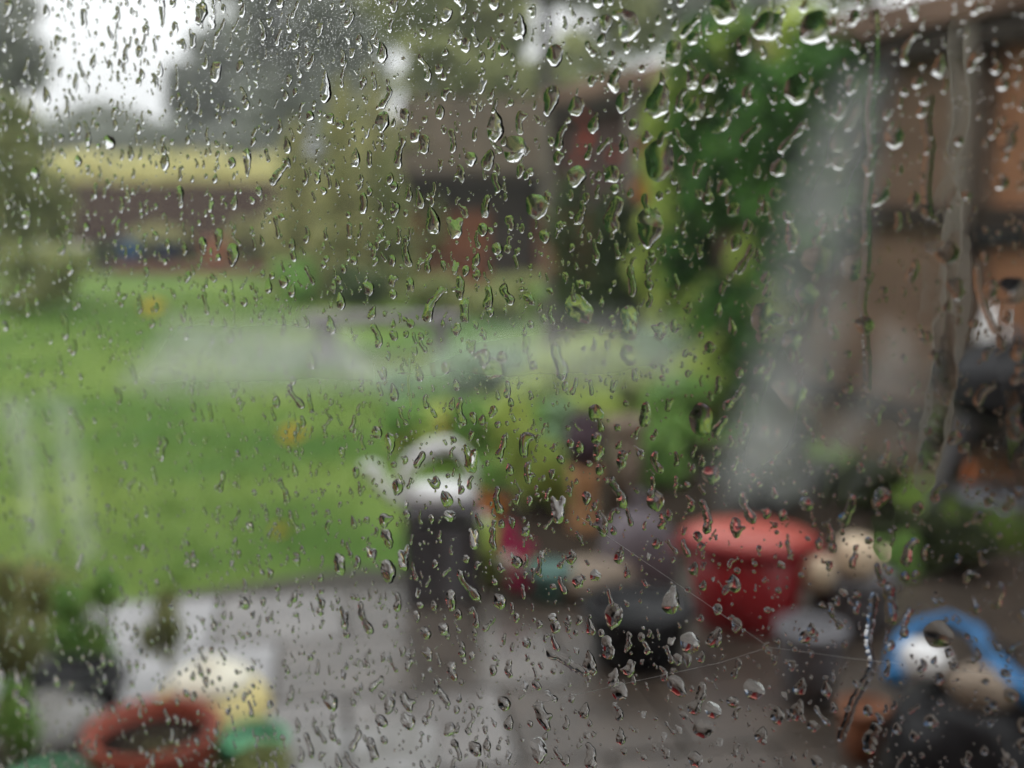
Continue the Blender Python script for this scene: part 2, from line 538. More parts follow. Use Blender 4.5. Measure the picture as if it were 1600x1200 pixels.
# ------------------------------------------------------------------ far brown fence
fy = 25.0
fx0, fx1 = at(60, 300, fy).x, at(470, 300, fy).x
fh = at(250, 286, fy).z
t = empty('board_fence', ((fx0 + fx1) / 2, fy, 0), 0, 'dark brown board fence at the far end of the lawn below the yellow-green hedge', 'fence')
nb = int((fx1 - fx0) / 0.16)
first = None
for i in range(nb):
    x = fx0 + (i + 0.5) * 0.16 - (fx0 + fx1) / 2
    if first is None:
        o = first = MB().box((0, 0, fh / 2), (0.145, 0.02, fh)).build('board', 'brown_board', t)
    else:
        o = first.copy(); C.objects.link(o); o.parent = t
    o.location = (x, random.uniform(-.004, .004), random.uniform(-.02, .02))
for z in (0.4, fh - 0.35):
    MB().box((0, 0.05, z), (fx1 - fx0, 0.05, 0.09)).build('rail', 'brown_board', t)
for i in range(5):
    MB().box((fx0 + (fx1 - fx0) * i / 4 - (fx0 + fx1) / 2, 0.12, fh / 2), (0.1, 0.08, fh + 0.06)).build('post', 'brown_board', t)

# plants and pots in front of the far fence
def bush(name, px, py, wpx, hpx, m, n, size, label, group=None, y=None, cat='shrub', nb=7):
    g = gnd(px, py) if y is None else Vector((at(px, py, y).x, y, 0))
    s = g.y / FPX * 1.02
    h, r = hpx * s, wpx * s / 2
    t = empty(name, (g.x, g.y, 0), 0, label, cat, group)
    b = MB()
    for k in range(5):
        a = k * 1.3
        b.tube([(0, 0, -0.03), (math.cos(a) * r * 0.3, math.sin(a) * r * 0.3, h * 0.4), (math.cos(a) * r * 0.6, math.sin(a) * r * 0.6, h * 0.75)], [0.02 * h + .004, 0.012 * h + .003, 0.003], 5)
    b.build('stem', 'bark', t)
    cloud_obj('foliage', blobs_in((0, 0, h * 0.5), (r, r, h * 0.5), nb, 0.55), n, size, m, t)
    return t
bush('mound_shrub', 30, 492, 190, 105, 'leaf_olive', 2500, 0.05, 'low olive mounded shrub on the lawn at the left edge')
bush('mound_shrub', 20, 425, 150, 50, 'leaf_gold', 1800, 0.06, 'yellow-green mounded shrub behind the olive one at the left edge')
bush('bed_shrub', 250, 405, 150, 62, 'leaf_gold', 1800, 0.07, 'yellow-green shrub against the middle of the dark brown fence')
bush('bed_shrub', 395, 412, 120, 80, 'leaf_gold', 1800, 0.07, 'yellow-green shrub next to the terracotta pot at the far fence')
bush('bed_shrub', 150, 408, 90, 40, 'leaf_dark', 1200, 0.06, 'low dark shrub at the foot of the dark brown fence')

def pot(name, px, py, wpx, hpx, m, label, z=0.0, cat='pot', rim=None, y=None, fill='soil', flare=0.75, group=None):
    g = gnd(px, py, z) if y is None else at(px, py, y)
    zz = z if y is None else g.z
    dist = (g - EYE).dot(FW)
    s = dist / FPX
    r, h = wpx * s / 2, hpx * s
    t = empty(name, (g.x, g.y, zz), random.uniform(0, 3), label, cat, group)
    MB().lathe([(r * flare, 0), (r * (flare + (1 - flare) * .55), h * 0.5), (r, h * 0.86), (r * 0.9, h * 0.88), (r * flare * 0.86, h * 0.05)], 28).build('body', m, t, True)
    MB().lathe([(r * 1.0, h * 0.845), (r * 1.09, h * 0.85), (r * 1.10, h), (r * 0.92, h), (r * 0.90, h * 0.86)], 28).build('rim', rim or m, t, True)
    if fill:
        MB().lathe([(r * 0.9, h * 0.80), (r * 0.5, h * 0.83), (0.0, h * 0.84)], 20).build('soil', fill, t, True)
    return t
pot('glazed_pot', 207, 412, 34, 36, 'blue_pot', 'small blue glazed pot in the bed before the dark brown fence', group='pots at the far fence')
pot('glazed_pot', 262, 412, 38, 34, 'navy_pot', 'small navy pot next to the blue glazed pot at the far fence', group='pots at the far fence')
pot('clay_pot', 340, 418, 46, 44, 'terracotta_pale', 'orange clay pot next to the navy pot at the far fence', group='pots at the far fence')
# low brick edging of the far bed
be = empty('brick_edging', tuple(gnd(300, 424)), 0, 'low row of orange-brown bricks edging the far flower bed', 'edging')
e0, e1 = gnd(180, 424), gnd(430, 424)
nbk = 18
bp_ = None
for i in range(nbk):
    x = e0.x + (e1.x - e0.x) * (i + .5) / nbk - be.location.x
    if bp_ is None:
        bp_ = o = MB().box((0, 0, 0.06), (abs(e1.x - e0.x) / nbk - 0.015, 0.1, 0.16)).build('brick', 'brick', be, bevel=0.006)
    else:
        o = bp_.copy(); C.objects.link(o); o.parent = be
    o.location = (x, random.uniform(-.01, .01), random.uniform(-.01, .01))
# pale planter at the lawn's far left
t = empty('stone_trough', tuple(gnd(104, 424)), 0.1, 'pale stone trough at the far left of the lawn by the mounded shrubs', 'trough')
MB().box((0, 0, 0.24), (0.62, 0.4, 0.44), taper=1.12).build('body', 'cream_glaze', t, bevel=0.03)
MB().box((0, 0, 0.478), (0.74, 0.5, 0.06)).build('rim', 'cream_glaze', t, bevel=0.015)

# golden conifers in the middle distance
def conifer(px, py, top, wpx, m, n, label):
    g = gnd(px, py)
    s = g.y / FPX
    h = (py - top) * s * 1.02
    r = wpx * s / 2
    t = empty('conifer', (g.x, g.y, 0), 0, label, 'conifer', 'conifers at the end of the lawn')
    MB().tube([(0, 0, -.05), (0.03, 0, h * .5), (0, 0.02, h * .95)], [0.09, 0.06, 0.015], 8).build('trunk', 'bark', t)
    bl = []
    for k in range(16):
        f = (k + .5) / 16
        rr = r * (1 - f) ** 0.55
        for q in range(3):
            a = random.random() * 6.28
            bl.append((math.cos(a) * rr * .45, math.sin(a) * rr * .45, h * f, rr * .6 + .05, rr * .6 + .05, h * .08))
    cloud_obj('crown', bl, n, 0.055, m, t)
conifer(470, 452, 205, 120, 'leaf_gold', 4500, 'golden conifer standing first from the dark brown fence')
conifer(540, 470, 150, 130, 'leaf_gold', 5000, 'tallest golden conifer, second from the dark brown fence')
conifer(612, 468, 250, 110, 'leaf_olive', 4000, 'olive conifer standing next to the shed wall')
conifer(590, 440, 130, 120, 'leaf_gold', 4500, 'yellowish conifer rising behind the olive one by the shed')
bush('tall_shrub', 655, 455, 90, 230, 'leaf_olive', 4500, 0.06, 'tall olive shrub at the corner of the shed beside the conifers', nb=10)
bush('tall_shrub', 880, 462, 80, 170, 'leaf_gold', 2600, 0.06, 'yellow-olive shrub between the shed door and the tall fence', nb=8)
bush('low_shrub', 470, 472, 120, 90, 'leaf_mid', 2500, 0.05, 'fresh green low shrub at the foot of the golden conifers')
bush('low_shrub', 565, 478, 130, 70, 'leaf_dark', 2500, 0.05, 'dark green low shrub below the tallest golden conifer')

# ------------------------------------------------------------------ shed
sy = 16.6
sg = at(800, 450, sy)
sx0, sx1 = at(632, 450, sy).x, at(985, 450, sy).x
sw = sx1 - sx0
eave, ridge = at(800, 268, sy).z, at(800, 158, sy + 1.2).z
t = empty('shed', ((sx0 + sx1) / 2, sy, 0), 0, 'rust-brown wooden shed with a grey-brown roof behind the flower bed', 'shed')
nbd = 24
fo = None
for i in range(nbd):
    x = -sw / 2 + (i + .5) * sw / nbd
    if 9 <= i <= 13: continue
    if fo is None: fo = o = MB().box((0, 0, eave / 2), (sw / nbd - 0.01, 0.025, eave)).build('board', 'shed_board', t)
    else:
        o = fo.copy(); C.objects.link(o); o.parent = t
    o.location = (x, random.uniform(-.004, .004), 0)
d0 = -sw / 2 + 11.5 * sw / nbd
dr = MB().box((d0, 0.03, 0.95), (5 * sw / nbd - 0.03, 0.03, 1.9)).build('door', 'dark_wood', t)
MB().box((d0 + 0.25, 0.0, 0.95), (0.03, 0.03, 0.14)).build('handle', 'iron', dr)
MB().box((d0, 0.0, (1.9 + eave) / 2 + .01), (5 * sw / nbd, 0.025, max(0.05, eave - 1.92))).build('lintel', 'shed_board', t)
MB().box((0, 1.2, eave / 2), (sw - 0.05, 2.3, eave - 0.02)).build('wall', 'shed_board', t)
b = MB()
b.add([(-sw / 2 - .12, -.25, eave - .04), (sw / 2 + .12, -.25, eave - .04), (sw / 2 + .12, 1.2, ridge), (-sw / 2 - .12, 1.2, ridge),
       (sw / 2 + .12, 2.65, eave - .04), (-sw / 2 - .12, 2.65, eave - .04),
       (-sw / 2 - .12, -.25, eave - .0), (sw / 2 + .12, -.25, eave - .0), (sw / 2 + .12, 1.2, ridge + .05), (-sw / 2 - .12, 1.2, ridge + .05),
       (sw / 2 + .12, 2.65, eave), (-sw / 2 - .12, 2.65, eave)],
      [(1, 0, 3, 2), (2, 3, 5, 4), (6, 7, 8, 9), (9, 8, 10, 11), (0, 1, 7, 6), (4, 5, 11, 10), (0, 6, 9, 3), (3, 9, 11, 5), (1, 2, 8, 7), (2, 4, 10, 8)])
rf = b.build('roof', 'shed_roof', t)
for i in range(12):
    x = -sw / 2 - .06 + (i + .5) * (sw + .12) / 12
    k = math.atan2(ridge - eave, 1.45)
    MB().box((x, 0.475, (eave + ridge) / 2 + 0.04), (0.05, math.hypot(1.45, ridge - eave), 0.03), rx=k).build('batten', 'shed_roof', rf)
MB().box((0, -0.27, eave - 0.09), (sw + .2, 0.03, 0.14)).build('fascia', 'dark_wood', t)
zb = at(800, 330, sy).z
MB().box((0, -0.03, (zb + eave) / 2), (sw - .02, 0.03, eave - zb)).build('eave_shadow', 'dark_wood', t)  # shadow under the eaves, added as a dark board

# climber with red flowers by the shed
FLOWER = {}
def flowers(name, pts, size, m, parent):
    """each bloom an object of its own, sharing one mesh of six cupped petals round an eye"""
    if m not in FLOWER:
        v, f = [(0, 0, 0)], []
        for k in range(6):
            a = k * 1.047
            i = len(v)
            for da, r, d in ((-.5, .8, -.2), (0, 1.15, -.34), (.5, .8, -.2)):
                v.append((math.cos(a + da) * r, d, math.sin(a + da) * r))
            f.append((0, i, i + 1, i + 2))
        me = bpy.data.meshes.new(name)
        me.from_pydata(v, [], f)
        me.materials.append(M[m])
        FLOWER[m] = me
    for p in pts:
        o = bpy.data.objects.new(name, FLOWER[m])
        C.objects.link(o)
        o.parent = parent
        o.location = p
        k = size * random.uniform(.8, 1.2)
        o.scale = (k, k, k)
        o.rotation_euler = (random.uniform(-.6, .4), random.uniform(0, 3), random.uniform(-.7, .7))
def spray(n, c, r):
    return [(c[0] + random.gauss(0, r[0]), c[1] + random.gauss(0, r[1]), c[2] + random.gauss(0, r[2])) for _ in range(n)]
g = at(935, 440, 8.9)
t = empty('flowering_climber', (g.x, 8.9, 0), 0, 'dark green climber with red flowers on the far end of the tall fence', 'climber')
MB().tube([(0, 0, 0), (.08, 0, 1.0), (-.05, 0, 2.0)], [.03, .025, .01], 7).build('stem', 'bark', t)
zc = at(935, 225, 8.9).z
cloud_obj('foliage', blobs_in((0, 0, zc * .72), (0.55, 0.3, zc * .42), 9), 1900, 0.06, 'leaf_dark', t)
flowers('flower', spray(4, (-.13, -.25, at(925, 195, 8.7).z), (.05, .05, .10)) + spray(3, (.12, -.25, at(935, 235, 8.7).z), (.1, .05, .06)), 0.036, 'petal_red', t)

# plants in front of the shed, low
for (px, py, w, h, m, lab) in [
    (700, 492, 150, 60, 'leaf_olive', 'low olive plant before the left end of the shed'),
    (800, 500, 150, 70, 'leaf_olive', 'olive low plant before the shed door'),
    (690, 480, 110, 50, 'leaf_gold', 'yellow-olive plant low against the shed wall'),
    (860, 485, 90, 60, 'leaf_olive', 'olive plant low beside the shed door'),
    (900, 505, 150, 80, 'leaf_mid', 'fresh green plant before the right end of the shed'),
    (1005, 540, 160, 120, 'leaf_sage', 'grey-green bush between the shed and the ivy')]:
    bush('bed_plant', px, py, w, h, m, 1800, 0.05, lab, group='plants before the shed', cat='plant')

# lilac-grey stone step between lawn and bed
t = empty('stone_bench', tuple(gnd(600, 560)), 0, 'long lilac-grey stone bench at the end of the lawn below the shed', 'bench')
s = gnd(600, 560).y / FPX
MB().box((0, 0, 0.36), (250 * s, 0.38, 0.09)).build('seat', 'lilac_sack', t, bevel=0.015)
for k in (-1, 1):
    MB().box((k * 90 * s, 0, 0.155), (0.14, 0.3, 0.31)).build('leg', 'lilac_sack', t, bevel=0.01)

# ------------------------------------------------------------------ tall fence on the right, running towards the house
A, Bp = Vector((0.44, 10.7, 0)), Vector((2.13, 5.7, 0))
fd = (Bp - A).normalized()
L = 9.2
FH = 2.28
t = empty('tall_fence', tuple(A), math.atan2(fd.y, fd.x), 'tall brown timber fence with grey posts running down the right side', 'fence')
bw = 0.125
pr = {}
n = int(L / bw)
for i in range(n):
    x = (i + .5) * bw
    # the bays: grey weathered boards far off, orange-brown ones nearest the house
    m = 'brown_board' if x < 1.6 else 'grey_board' if x < 5.72 else 'panel_board'
    if m not in pr:
        o = pr[m] = MB().box((0, 0, FH / 2), (bw - .008, 0.022, FH)).build('board', m, t)
    else:
        o = pr[m].copy(); C.objects.link(o); o.parent = t
    o.location = (x, random.uniform(-.005, .005), 0.02)
for x in (0.0, 1.9, 3.75, 5.62, 7.5, 9.2):
    MB().box((x, -0.075, FH / 2), (0.12, 0.11, FH + .06)).build('post', 'post', t, bevel=0.008)
for z in (0.35, 1.38):
    MB().box((L / 2, -0.045, z), (L, 0.055, 0.11)).build('rail', 'dark_wood', t)
MB().box((L / 2, -0.05, FH + 0.09), (L + .1, 0.22, 0.15)).build('cap_beam', 'beam', t, bevel=0.01)
MB().box((L / 2, -0.09, FH - 0.06), (L, 0.07, 0.10)).build('rail', 'dark_wood', t)
ft = t
def on_fence(px, off=0.0):
    """a point on the ground beside the fence, seen at this column"""
    k = (px - 800) / FPX
    # X = k*depth ; depth ~ y*cos(p) + (1.5)*sin(p) at ground, close enough to y
    tt = (k * A.y - A.x) / (fd.x - k * fd.y)
    p = A + fd * tt
    nrm = Vector((fd.y, -fd.x, 0))
    return p + nrm * off
MB().box((.82, -.135, 1.03), (1.5, .02, .6)).build('lower_panel', 'shed_board', ft)
# gate fittings on the near panel
p = at(1548, 372, on_fence(1548).y)
q = on_fence(1548, 0.03)
t = empty('gate_latch', (q.x, q.y, p.z), math.atan2(fd.y, fd.x), 'black iron bar latch on the orange-brown fence boards', 'latch')
MB().box((0, -0.03, 0), (0.5, 0.02, 0.07)).build('bar', 'iron', t, bevel=0.004)
MB().box((-0.12, -0.045, -0.01), (0.09, 0.03, 0.15)).build('plate', 'iron', t, bevel=0.004)
MB().lathe([(0.0, 0), (0.02, 0.01), (0.025, 0.03), (0.0, 0.04)], 12, (0.15, -0.06, 0.0)).build('knob', 'iron', t, True)

# ivy over the fence
iv = empty('ivy', tuple(on_fence(1200, .3)), 0, 'big green ivy hanging over the tall fence with a few orange flowers', 'ivy')
bl = []
for k in range(70):
    px = random.uniform(1070, 1320)
    top = 40 + max(0, (1150 - px)) * 0.9 + max(0, px - 1270) * 1.2
    py = random.uniform(top + 25, 640 - max(0, px - 1190) * 2.4)
    q = on_fence(px, random.uniform(.12, .5))
    P = at(px, py, q.y) - iv.location
    s = random.uniform(.17, .33)
    bl.append((P.x, P.y, P.z, s, s * .8, s * 1.1))
cloud_obj('foliage', bl, 22000, 0.055, 'leaf_ivy', iv)
bl2 = []
for (px, py) in [(1110, 130), (1150, 70), (1240, 60), (1060, 330), (1160, 600), (1130, 560), (1180, 400), (1035, 260), (1040, 190), (1062, 140), (1090, 95), (1170, 640), (1150, 590), (1110, 620), (1100, 480), (1060, 430), (1220, 470), (1085, 530), (1045, 490), (1030, 350), (1075, 575), (1120, 520), (1015, 420), (1050, 300)]:
    q = on_fence(px, .42)
    P = at(px, py, q.y) - iv.location
    bl2.append((P.x, P.y - .1, P.z, .19, .14, .21))
cloud_obj('young_foliage', bl2, 7500, 0.05, 'leaf_lime', iv)
st = MB()
for px in (1120, 1190, 1250):
    q = on_fence(px, .06) - iv.location
    st.tube([(q.x, q.y, 0), (q.x + .05, q.y + .02, 1.0), (q.x - .04, q.y, 2.2)], [.035, .025, .01], 7)
st.build('stem', 'bark', iv)
fl = []
for (px, py, k) in [(1128, 240, 7), (1250, 285, 6), (1160, 492, 9), (1010, 300, 8), (1200, 440, 8)]:
    q = on_fence(px, .5)
    P = at(px, py, q.y) - iv.location
    fl += spray(k, tuple(P), (.05, .05, .05))
flowers('flower', fl, 0.045, 'petal_orange', iv)

# pale gatepost with climbing yellow leaves at the far end of the fence
q = at(1003, 300, 10.0)
t = empty('gate_post', (q.x, 10.0, 0), 0, 'pale pinkish wooden post where the tall fence begins', 'post')
MB().box((0, 0, 1.05), (0.26, 0.16, 2.1)).build('shaft', 'pale_post', t, bevel=0.01)
MB().box((0, 0, 2.13), (0.34, 0.24, 0.06)).build('cap', 'beam', t, bevel=0.01)
q = at(1000, 400, 9.4)
t = empty('orange_plant', (q.x, 9.4, 0), 0, 'small plant with orange-yellow flowers beside the pale post', 'plant')
MB().tube([(0, 0, 0), (.02, 0, .6), (0, 0, q.z + .1)], [.012, .01, .006], 6).build('stem', 'leaf_mid', t)
cloud_obj('foliage', blobs_in((0, 0, q.z * .55), (.22, .2, q.z * .5), 5), 700, 0.05, 'leaf_lime', t)
flowers('flower', spray(14, (0.05, -.1, q.z), (.05, .04, .06)), 0.06, 'petal_orange', t)

# ------------------------------------------------------------------ planting by the lawn, centre
plants = [
    (700, 650, 190, 80, 'leaf_mid', 'low fresh green plant at the lawn edge left of the dark purple urn'),
    (660, 710, 120, 80, 'leaf_mid', 'leafy green plant behind the white watering can'),
    (770, 745, 170, 140, 'leaf_mid', 'broad fresh green plant with red flowers right of the white watering can'),
    (830, 800, 130, 170, 'leaf_lime', 'yellow-green leafy plant between the watering can and the dark purple urn'),
    (960, 670, 240, 150, 'leaf_lime', 'wide lime plant behind the dark purple urn'),
    (1060, 720, 170, 150, 'leaf_mid', 'green plant at the foot of the ivy'),
    (800, 650, 230, 110, 'leaf_sage', 'grey-green plant patch in the middle of the bed'),
    (755, 905, 90, 80, 'leaf_lime', 'small lime plant beside the grey stand'),
    (1398, 905, 70, 80, 'leaf_mid', 'small green plant beside the cream stone balls'),
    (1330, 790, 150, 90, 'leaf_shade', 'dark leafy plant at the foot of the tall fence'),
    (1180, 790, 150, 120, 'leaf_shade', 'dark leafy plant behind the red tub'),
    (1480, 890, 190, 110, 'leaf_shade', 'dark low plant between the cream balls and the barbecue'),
    (860, 740, 120, 110, 'leaf_sage', 'pale green plant just left of the dark purple urn'),
    (900, 700, 210, 170, 'leaf_lime', 'tall yellow-green plant rising over the dark purple urn'),
    (1010, 760, 150, 130, 'leaf_mid', 'green plant right of the tall dull brown pot'),
    (1110, 660, 150, 170, 'leaf_lime', 'yellow-green plant against the lower ivy'),
    (720, 710, 170, 100, 'leaf_lime', 'yellow-green plant right behind the watering can handle'),
    (640, 640, 130, 60, 'leaf_sage', 'pale low plant where the lawn meets the bed'),
    (1060, 620, 170, 120, 'leaf_sage', 'pale green plant between the lime plant and the tall fence'),
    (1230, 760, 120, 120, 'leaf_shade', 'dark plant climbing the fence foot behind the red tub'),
]
bo = []
for (px, py, w, h, m, lab) in plants:
    bo.append(bush('bed_plant', px, py, w, h, m, 2200, 0.035, lab, group='plants in the near bed', cat='plant', nb=8))
def add_flowers(o, px, py, n, m, size=0.035, r=0.035):
    y = o.location.y - 0.12
    P = at(px, py, y) - o.location
    flowers('flower', spray(n, tuple(P), (r, r, r)), size, m, o)
add_flowers(bo[1], 712, 655, 9, 'petal_red')
add_flowers(bo[2], 770, 726, 12, 'petal_red')
add_flowers(bo[3], 758, 800, 10, 'petal_orange')
add_flowers(bo[7], 790, 850, 6, 'petal_pink', .04)
add_flowers(bo[6], 770, 575, 7, 'petal_orange')
# pink flower clump
t = bush('pink_plant', 803, 925, 60, 70, 'leaf_mid', 500, 0.03, 'small plant with deep pink flowers beside the teal pot', cat='plant', nb=5)
add_flowers(t, 800, 885, 7, 'petal_pink', 0.028, 0.03)
# fallen leaves on the grass
def fallen(px, py, label, size=0.05, m='petal_orange'):
    g = gnd(px, py)
    t = empty('fallen_leaf', (g.x, g.y, 0.035 + size * .4), 0, label, 'leaf', 'fallen leaves on the lawn')
    t.rotation_euler = (R(48), 0, R(random.uniform(-20, 20)))
    s = size
    v = [(-s, 0, 0), (-s * .5, s * .45, .012), (.1 * s, s * .55, .02), (s, 0, .03), (.1 * s, -s * .55, .02), (-s * .5, -s * .45, .012), (0, 0, 0.0)]
    MB().add(v, [(6, 0, 5), (6, 5, 4), (6, 4, 3), (6, 3, 2), (6, 2, 1), (6, 1, 0)]).build('blade', m, t)
    MB().tube([(-s * 1.5, 0, 0.0), (-s, 0, 0.004), (s * .8, 0, 0.028)], 0.0025, 5).build('stalk', 'bark', t)
fallen(460, 698, 'orange-yellow fallen leaf lying alone on the lawn', 0.10, 'petal_yellow')
fallen(623, 708, 'yellow fallen leaf on the lawn just left of the watering can handle', 0.06, 'petal_yellow')
fallen(440, 850, 'dull yellow fallen leaf near the front edge of the lawn', 0.05, 'petal_yellow')
fallen(240, 492, 'yellowish leaf far out on the lawn', 0.16, 'petal_yellow')

# ------------------------------------------------------------------ pots and containers on the near bed
def solid_of(px, py, z=0.0):
    g = gnd(px, py, z)
    return g, (g - EYE).dot(FW) / FPX
# dark purple pot on a tan pedestal
g, s = solid_of(912, 830)
t = empty('purple_urn', (g.x, g.y, 0), 0, 'dark purple urn raised on a tan clay pedestal', 'urn')
MB().lathe([(.06, 0), (.075, .02), (.06, .06), (.055, .16), (.07, .26), (.075, .29), (0, .29)], 22).build('pedestal', 'tan_pot', t, True)
MB().lathe([(.035, .291), (.06, .31), (.092, .38), (.098, .44), (.07, .50), (.06, .52), (.075, .54), (.06, .54), (.045, .51), (.03, .46)], 24).build('bowl', 'purple_pot', t, True)
pot('tall_pot', 975, 800, 56, 150, 'tan_stone', 'tall dull brown pot behind the lilac-grey sack', flare=.8)
# lilac grey sack
g, s = solid_of(1000, 935)
t = empty('compost_sack', (g.x, g.y + .1, 0), 0.3, 'slumped lilac-grey sack behind the black tub', 'sack')
me = MB()
r = 62 * s
me.lathe([(r * .8, 0), (r * 1.05, .04), (r * 1.02, .14), (r * .85, .24), (r * .5, .30), (r * .22, .32)], 22, squash=.8)
me.build('bag', 'lilac_sack', t, True)
MB().lathe([(r * .22, .318), (r * .12, .34), (r * .25, .38), (r * .1, .37), (r * .06, .33)], 14, squash=.5).build('neck', 'lilac_sack', t, True)
# tan stone next to it
def stone(name, px, py, w, h, m, label, cat='stone', z=0.0, d=1.0):
    g, s = solid_of(px, py, z)
    t = empty(name, (g.x, g.y, z), random.random() * 3, label, cat)
    bm = bmesh.new()
    bmesh.ops.create_icosphere(bm, subdivisions=3, radius=1.0)
    for v in bm.verts:
        k = 1 + .08 * math.sin(3 * v.co.x + 2) * math.sin(4 * v.co.y) + .05 * math.sin(5 * v.co.z + v.co.x * 3)
        v.co = Vector((v.co.x * w * s / 2 * k, v.co.y * w * s / 2 * d * k, (v.co.z * k + 1) * h * s / 2))
    mesh = bpy.data.meshes.new(name)
    bm.to_mesh(mesh)
    bm.free()
    mesh.polygons.foreach_set('use_smooth', [True] * len(mesh.polygons))
    mesh.materials.append(M[m])
    o = bpy.data.objects.new('body', mesh)
    C.objects.link(o)
    o.parent = t
    return t
stone('field_stone', 930, 940, 130, 70, 'tan_stone', 'tan-grey stone at the front of the bed beside the lilac-grey sack')
pot('teal_pot', 858, 945, 70, 62, 'teal_pot', 'small teal pot between the pink flowers and the tan stone')
pot('black_tub', 995, 1040, 160, 105, 'black_plastic', 'wide black plastic tub standing before the lilac-grey sack', flare=.8, cat='tub')

# red tub; sky sheen on the lid is put into its paler colour
g, s = solid_of(1165, 985)
t = empty('red_tub', (g.x, g.y, 0), R(-12), 'dark red plastic tub with sky sheen painted on its lid', 'tub')
w = 196 * s
hh = 160 * s
MB().lathe([(w * .33, 0), (w * .36, .01), (w * .49, hh * .92), (w * .46, hh * .92), (w * .33, .02)], 32, squash=.8).build('body', 'red_plastic', t, True)
MB().lathe([(w * .485, hh * .88), (w * .525, hh * .885), (w * .53, hh * .97), (w * .50, hh * .985), (w * .46, hh * .93)], 32, squash=.8).build('rim', 'red_plastic', t, True)
MB().lathe([(w * .495, hh * .965), (w * .48, hh * 1.0), (w * .36, hh * 1.04), (w * .15, hh * 1.06), (0, hh * 1.065)], 32, squash=.8).build('lid', 'red_sheen', t, True)
for k in (-1, 1):
    MB().tube([(k * w * .5, -.05, hh * .86), (k * w * .58, -.04, hh * .82), (k * w * .58, .04, hh * .82), (k * w * .5, .05, hh * .86)], .009, 8).build('handle', 'red_plastic', t, True)
# grey pot with cream stone balls on it
pot('grey_planter', 1325, 985, 130, 95, 'grey_plastic', 'grey planter right of the red tub carrying two cream balls', flare=.85, cat='planter')
stone('cream_ball', 1338, 905, 74, 72, 'cream_stone', 'larger cream stone ball on the grey planter', 'ball', z=.20)
stone('cream_ball', 1275, 920, 56, 56, 'cream_stone', 'smaller cream stone ball nearest the red tub', 'ball', z=.19)
pot('grey_bucket', 1262, 1110, 100, 140, 'pale_grey', 'smooth grey bucket standing on the paving below the cream balls', cat='bucket', flare=.7)
pot('clay_pot', 1345, 1195, 70, 100, 'terracotta_pale', 'orange clay pot at the bottom edge beside the black sack', flare=.7)

# white watering can on a grey stand
g, s = solid_of(690, 935)
t = empty('grey_stand', (g.x, g.y, 0), R(8), 'square dark grey stand carrying the white watering can', 'stand')
H = 160 * s
W = 108 * s
MB().box((0, 0, H - .012), (W * 1.06, W * 1.06, .024)).build('top', 'grey_plastic', t, bevel=.004)
MB().box((0, 0, H * .42), (W * .86, W * .86, H * .76)).build('box', 'grey_plastic', t, bevel=.006)
MB().box((W * .12, -W * .44, H * .42), (W * .24, .012, H * .7)).build('panel', 'pale_grey', t, bevel=.003)
for i in (-1, 1):
    for j in (-1, 1):
        MB().box((i * W * .47, j * W * .47, H * .47), (.022, .022, H * .94)).build('leg', 'grey_plastic', t)
t2 = empty('watering_can', (g.x, g.y, H + .001), R(8), 'white plastic watering can with a high arched handle on the grey stand', 'watering can')
k = s * 100
MB().lathe([(.46 * k, 0), (.52 * k, .03 * k), (.54 * k, .12 * k), (.46 * k, .22 * k), (.30 * k, .25 * k), (.25 * k, .22 * k)], 26, squash=.7).build('body', 'white_plastic', t2, True)
MB().tube([(-.48 * k, 0, .08 * k), (-.68 * k, 0, .03 * k), (-.86 * k, 0, .20 * k), (-1.04 * k, 0, .50 * k)], [.10 * k, .10 * k, .095 * k, .09 * k], 12).build('spout', 'white_plastic', t2, True)
MB().lathe([(.06 * k, 0), (.15 * k, .08 * k), (.15 * k, .12 * k), (0, .14 * k)], 16, (-1.06 * k, 0, .46 * k)).build('rose', 'white_plastic', t2, True)
hp = [(-.50 * k, 0, .12 * k), (-.58 * k, 0, .36 * k), (-.42 * k, 0, .62 * k), (-.12 * k, 0, .82 * k), (.14 * k, 0, .86 * k), (.38 * k, 0, .70 * k), (.50 * k, 0, .42 * k), (.48 * k, 0, .14 * k)]
MB().tube(hp, [.085 * k, .10 * k, .115 * k, .115 * k, .10 * k, .07 * k, .06 * k, .08 * k], 12).build('handle', 'white_plastic', t2, True)
stone('white_ball', 742, 842, 46, 46, 'white_plastic', 'small white ball beside the grey stand', 'ball', z=.10)
stone('pink_ball', 798, 905, 46, 46, 'cream_glaze', 'small pale ball over the deep pink flowers', 'ball', z=.06)

# ------------------------------------------------------------------ right edge: folded barbecue, sack, hose and float
g, s = solid_of(1560, 850)
t = empty('kettle_barbecue', (g.x, g.y, 0), R(20), 'black kettle barbecue on thin grey legs against the fence', 'barbecue')
b = MB().lathe([(0.0, .52), (.12, .53), (.22, .58), (.27, .66), (.275, .70)], 28)
b.build('bowl', 'iron', t, True)
MB().lathe([(.28, .705), (.285, .72), (.25, .80), (.15, .87), (0.0, .89)], 28).build('lid', 'black_plastic', t, True)
MB().lathe([(.03, .888), (.03, .93), (.0, .94)], 12).build('knob', 'grey_metal', t, True)
for a in (0.5, 2.6, 4.7):
    MB().tube([(math.cos(a) * .16, math.sin(a) * .16, .56), (math.cos(a) * .34, math.sin(a) * .34, 0.0)], .017, 8).build('leg', 'grey_metal', t)
MB().lathe([(.16, .2), (.2, .21), (.2, .225), (0, .225)], 20).build('ash_tray', 'grey_metal', t, True)
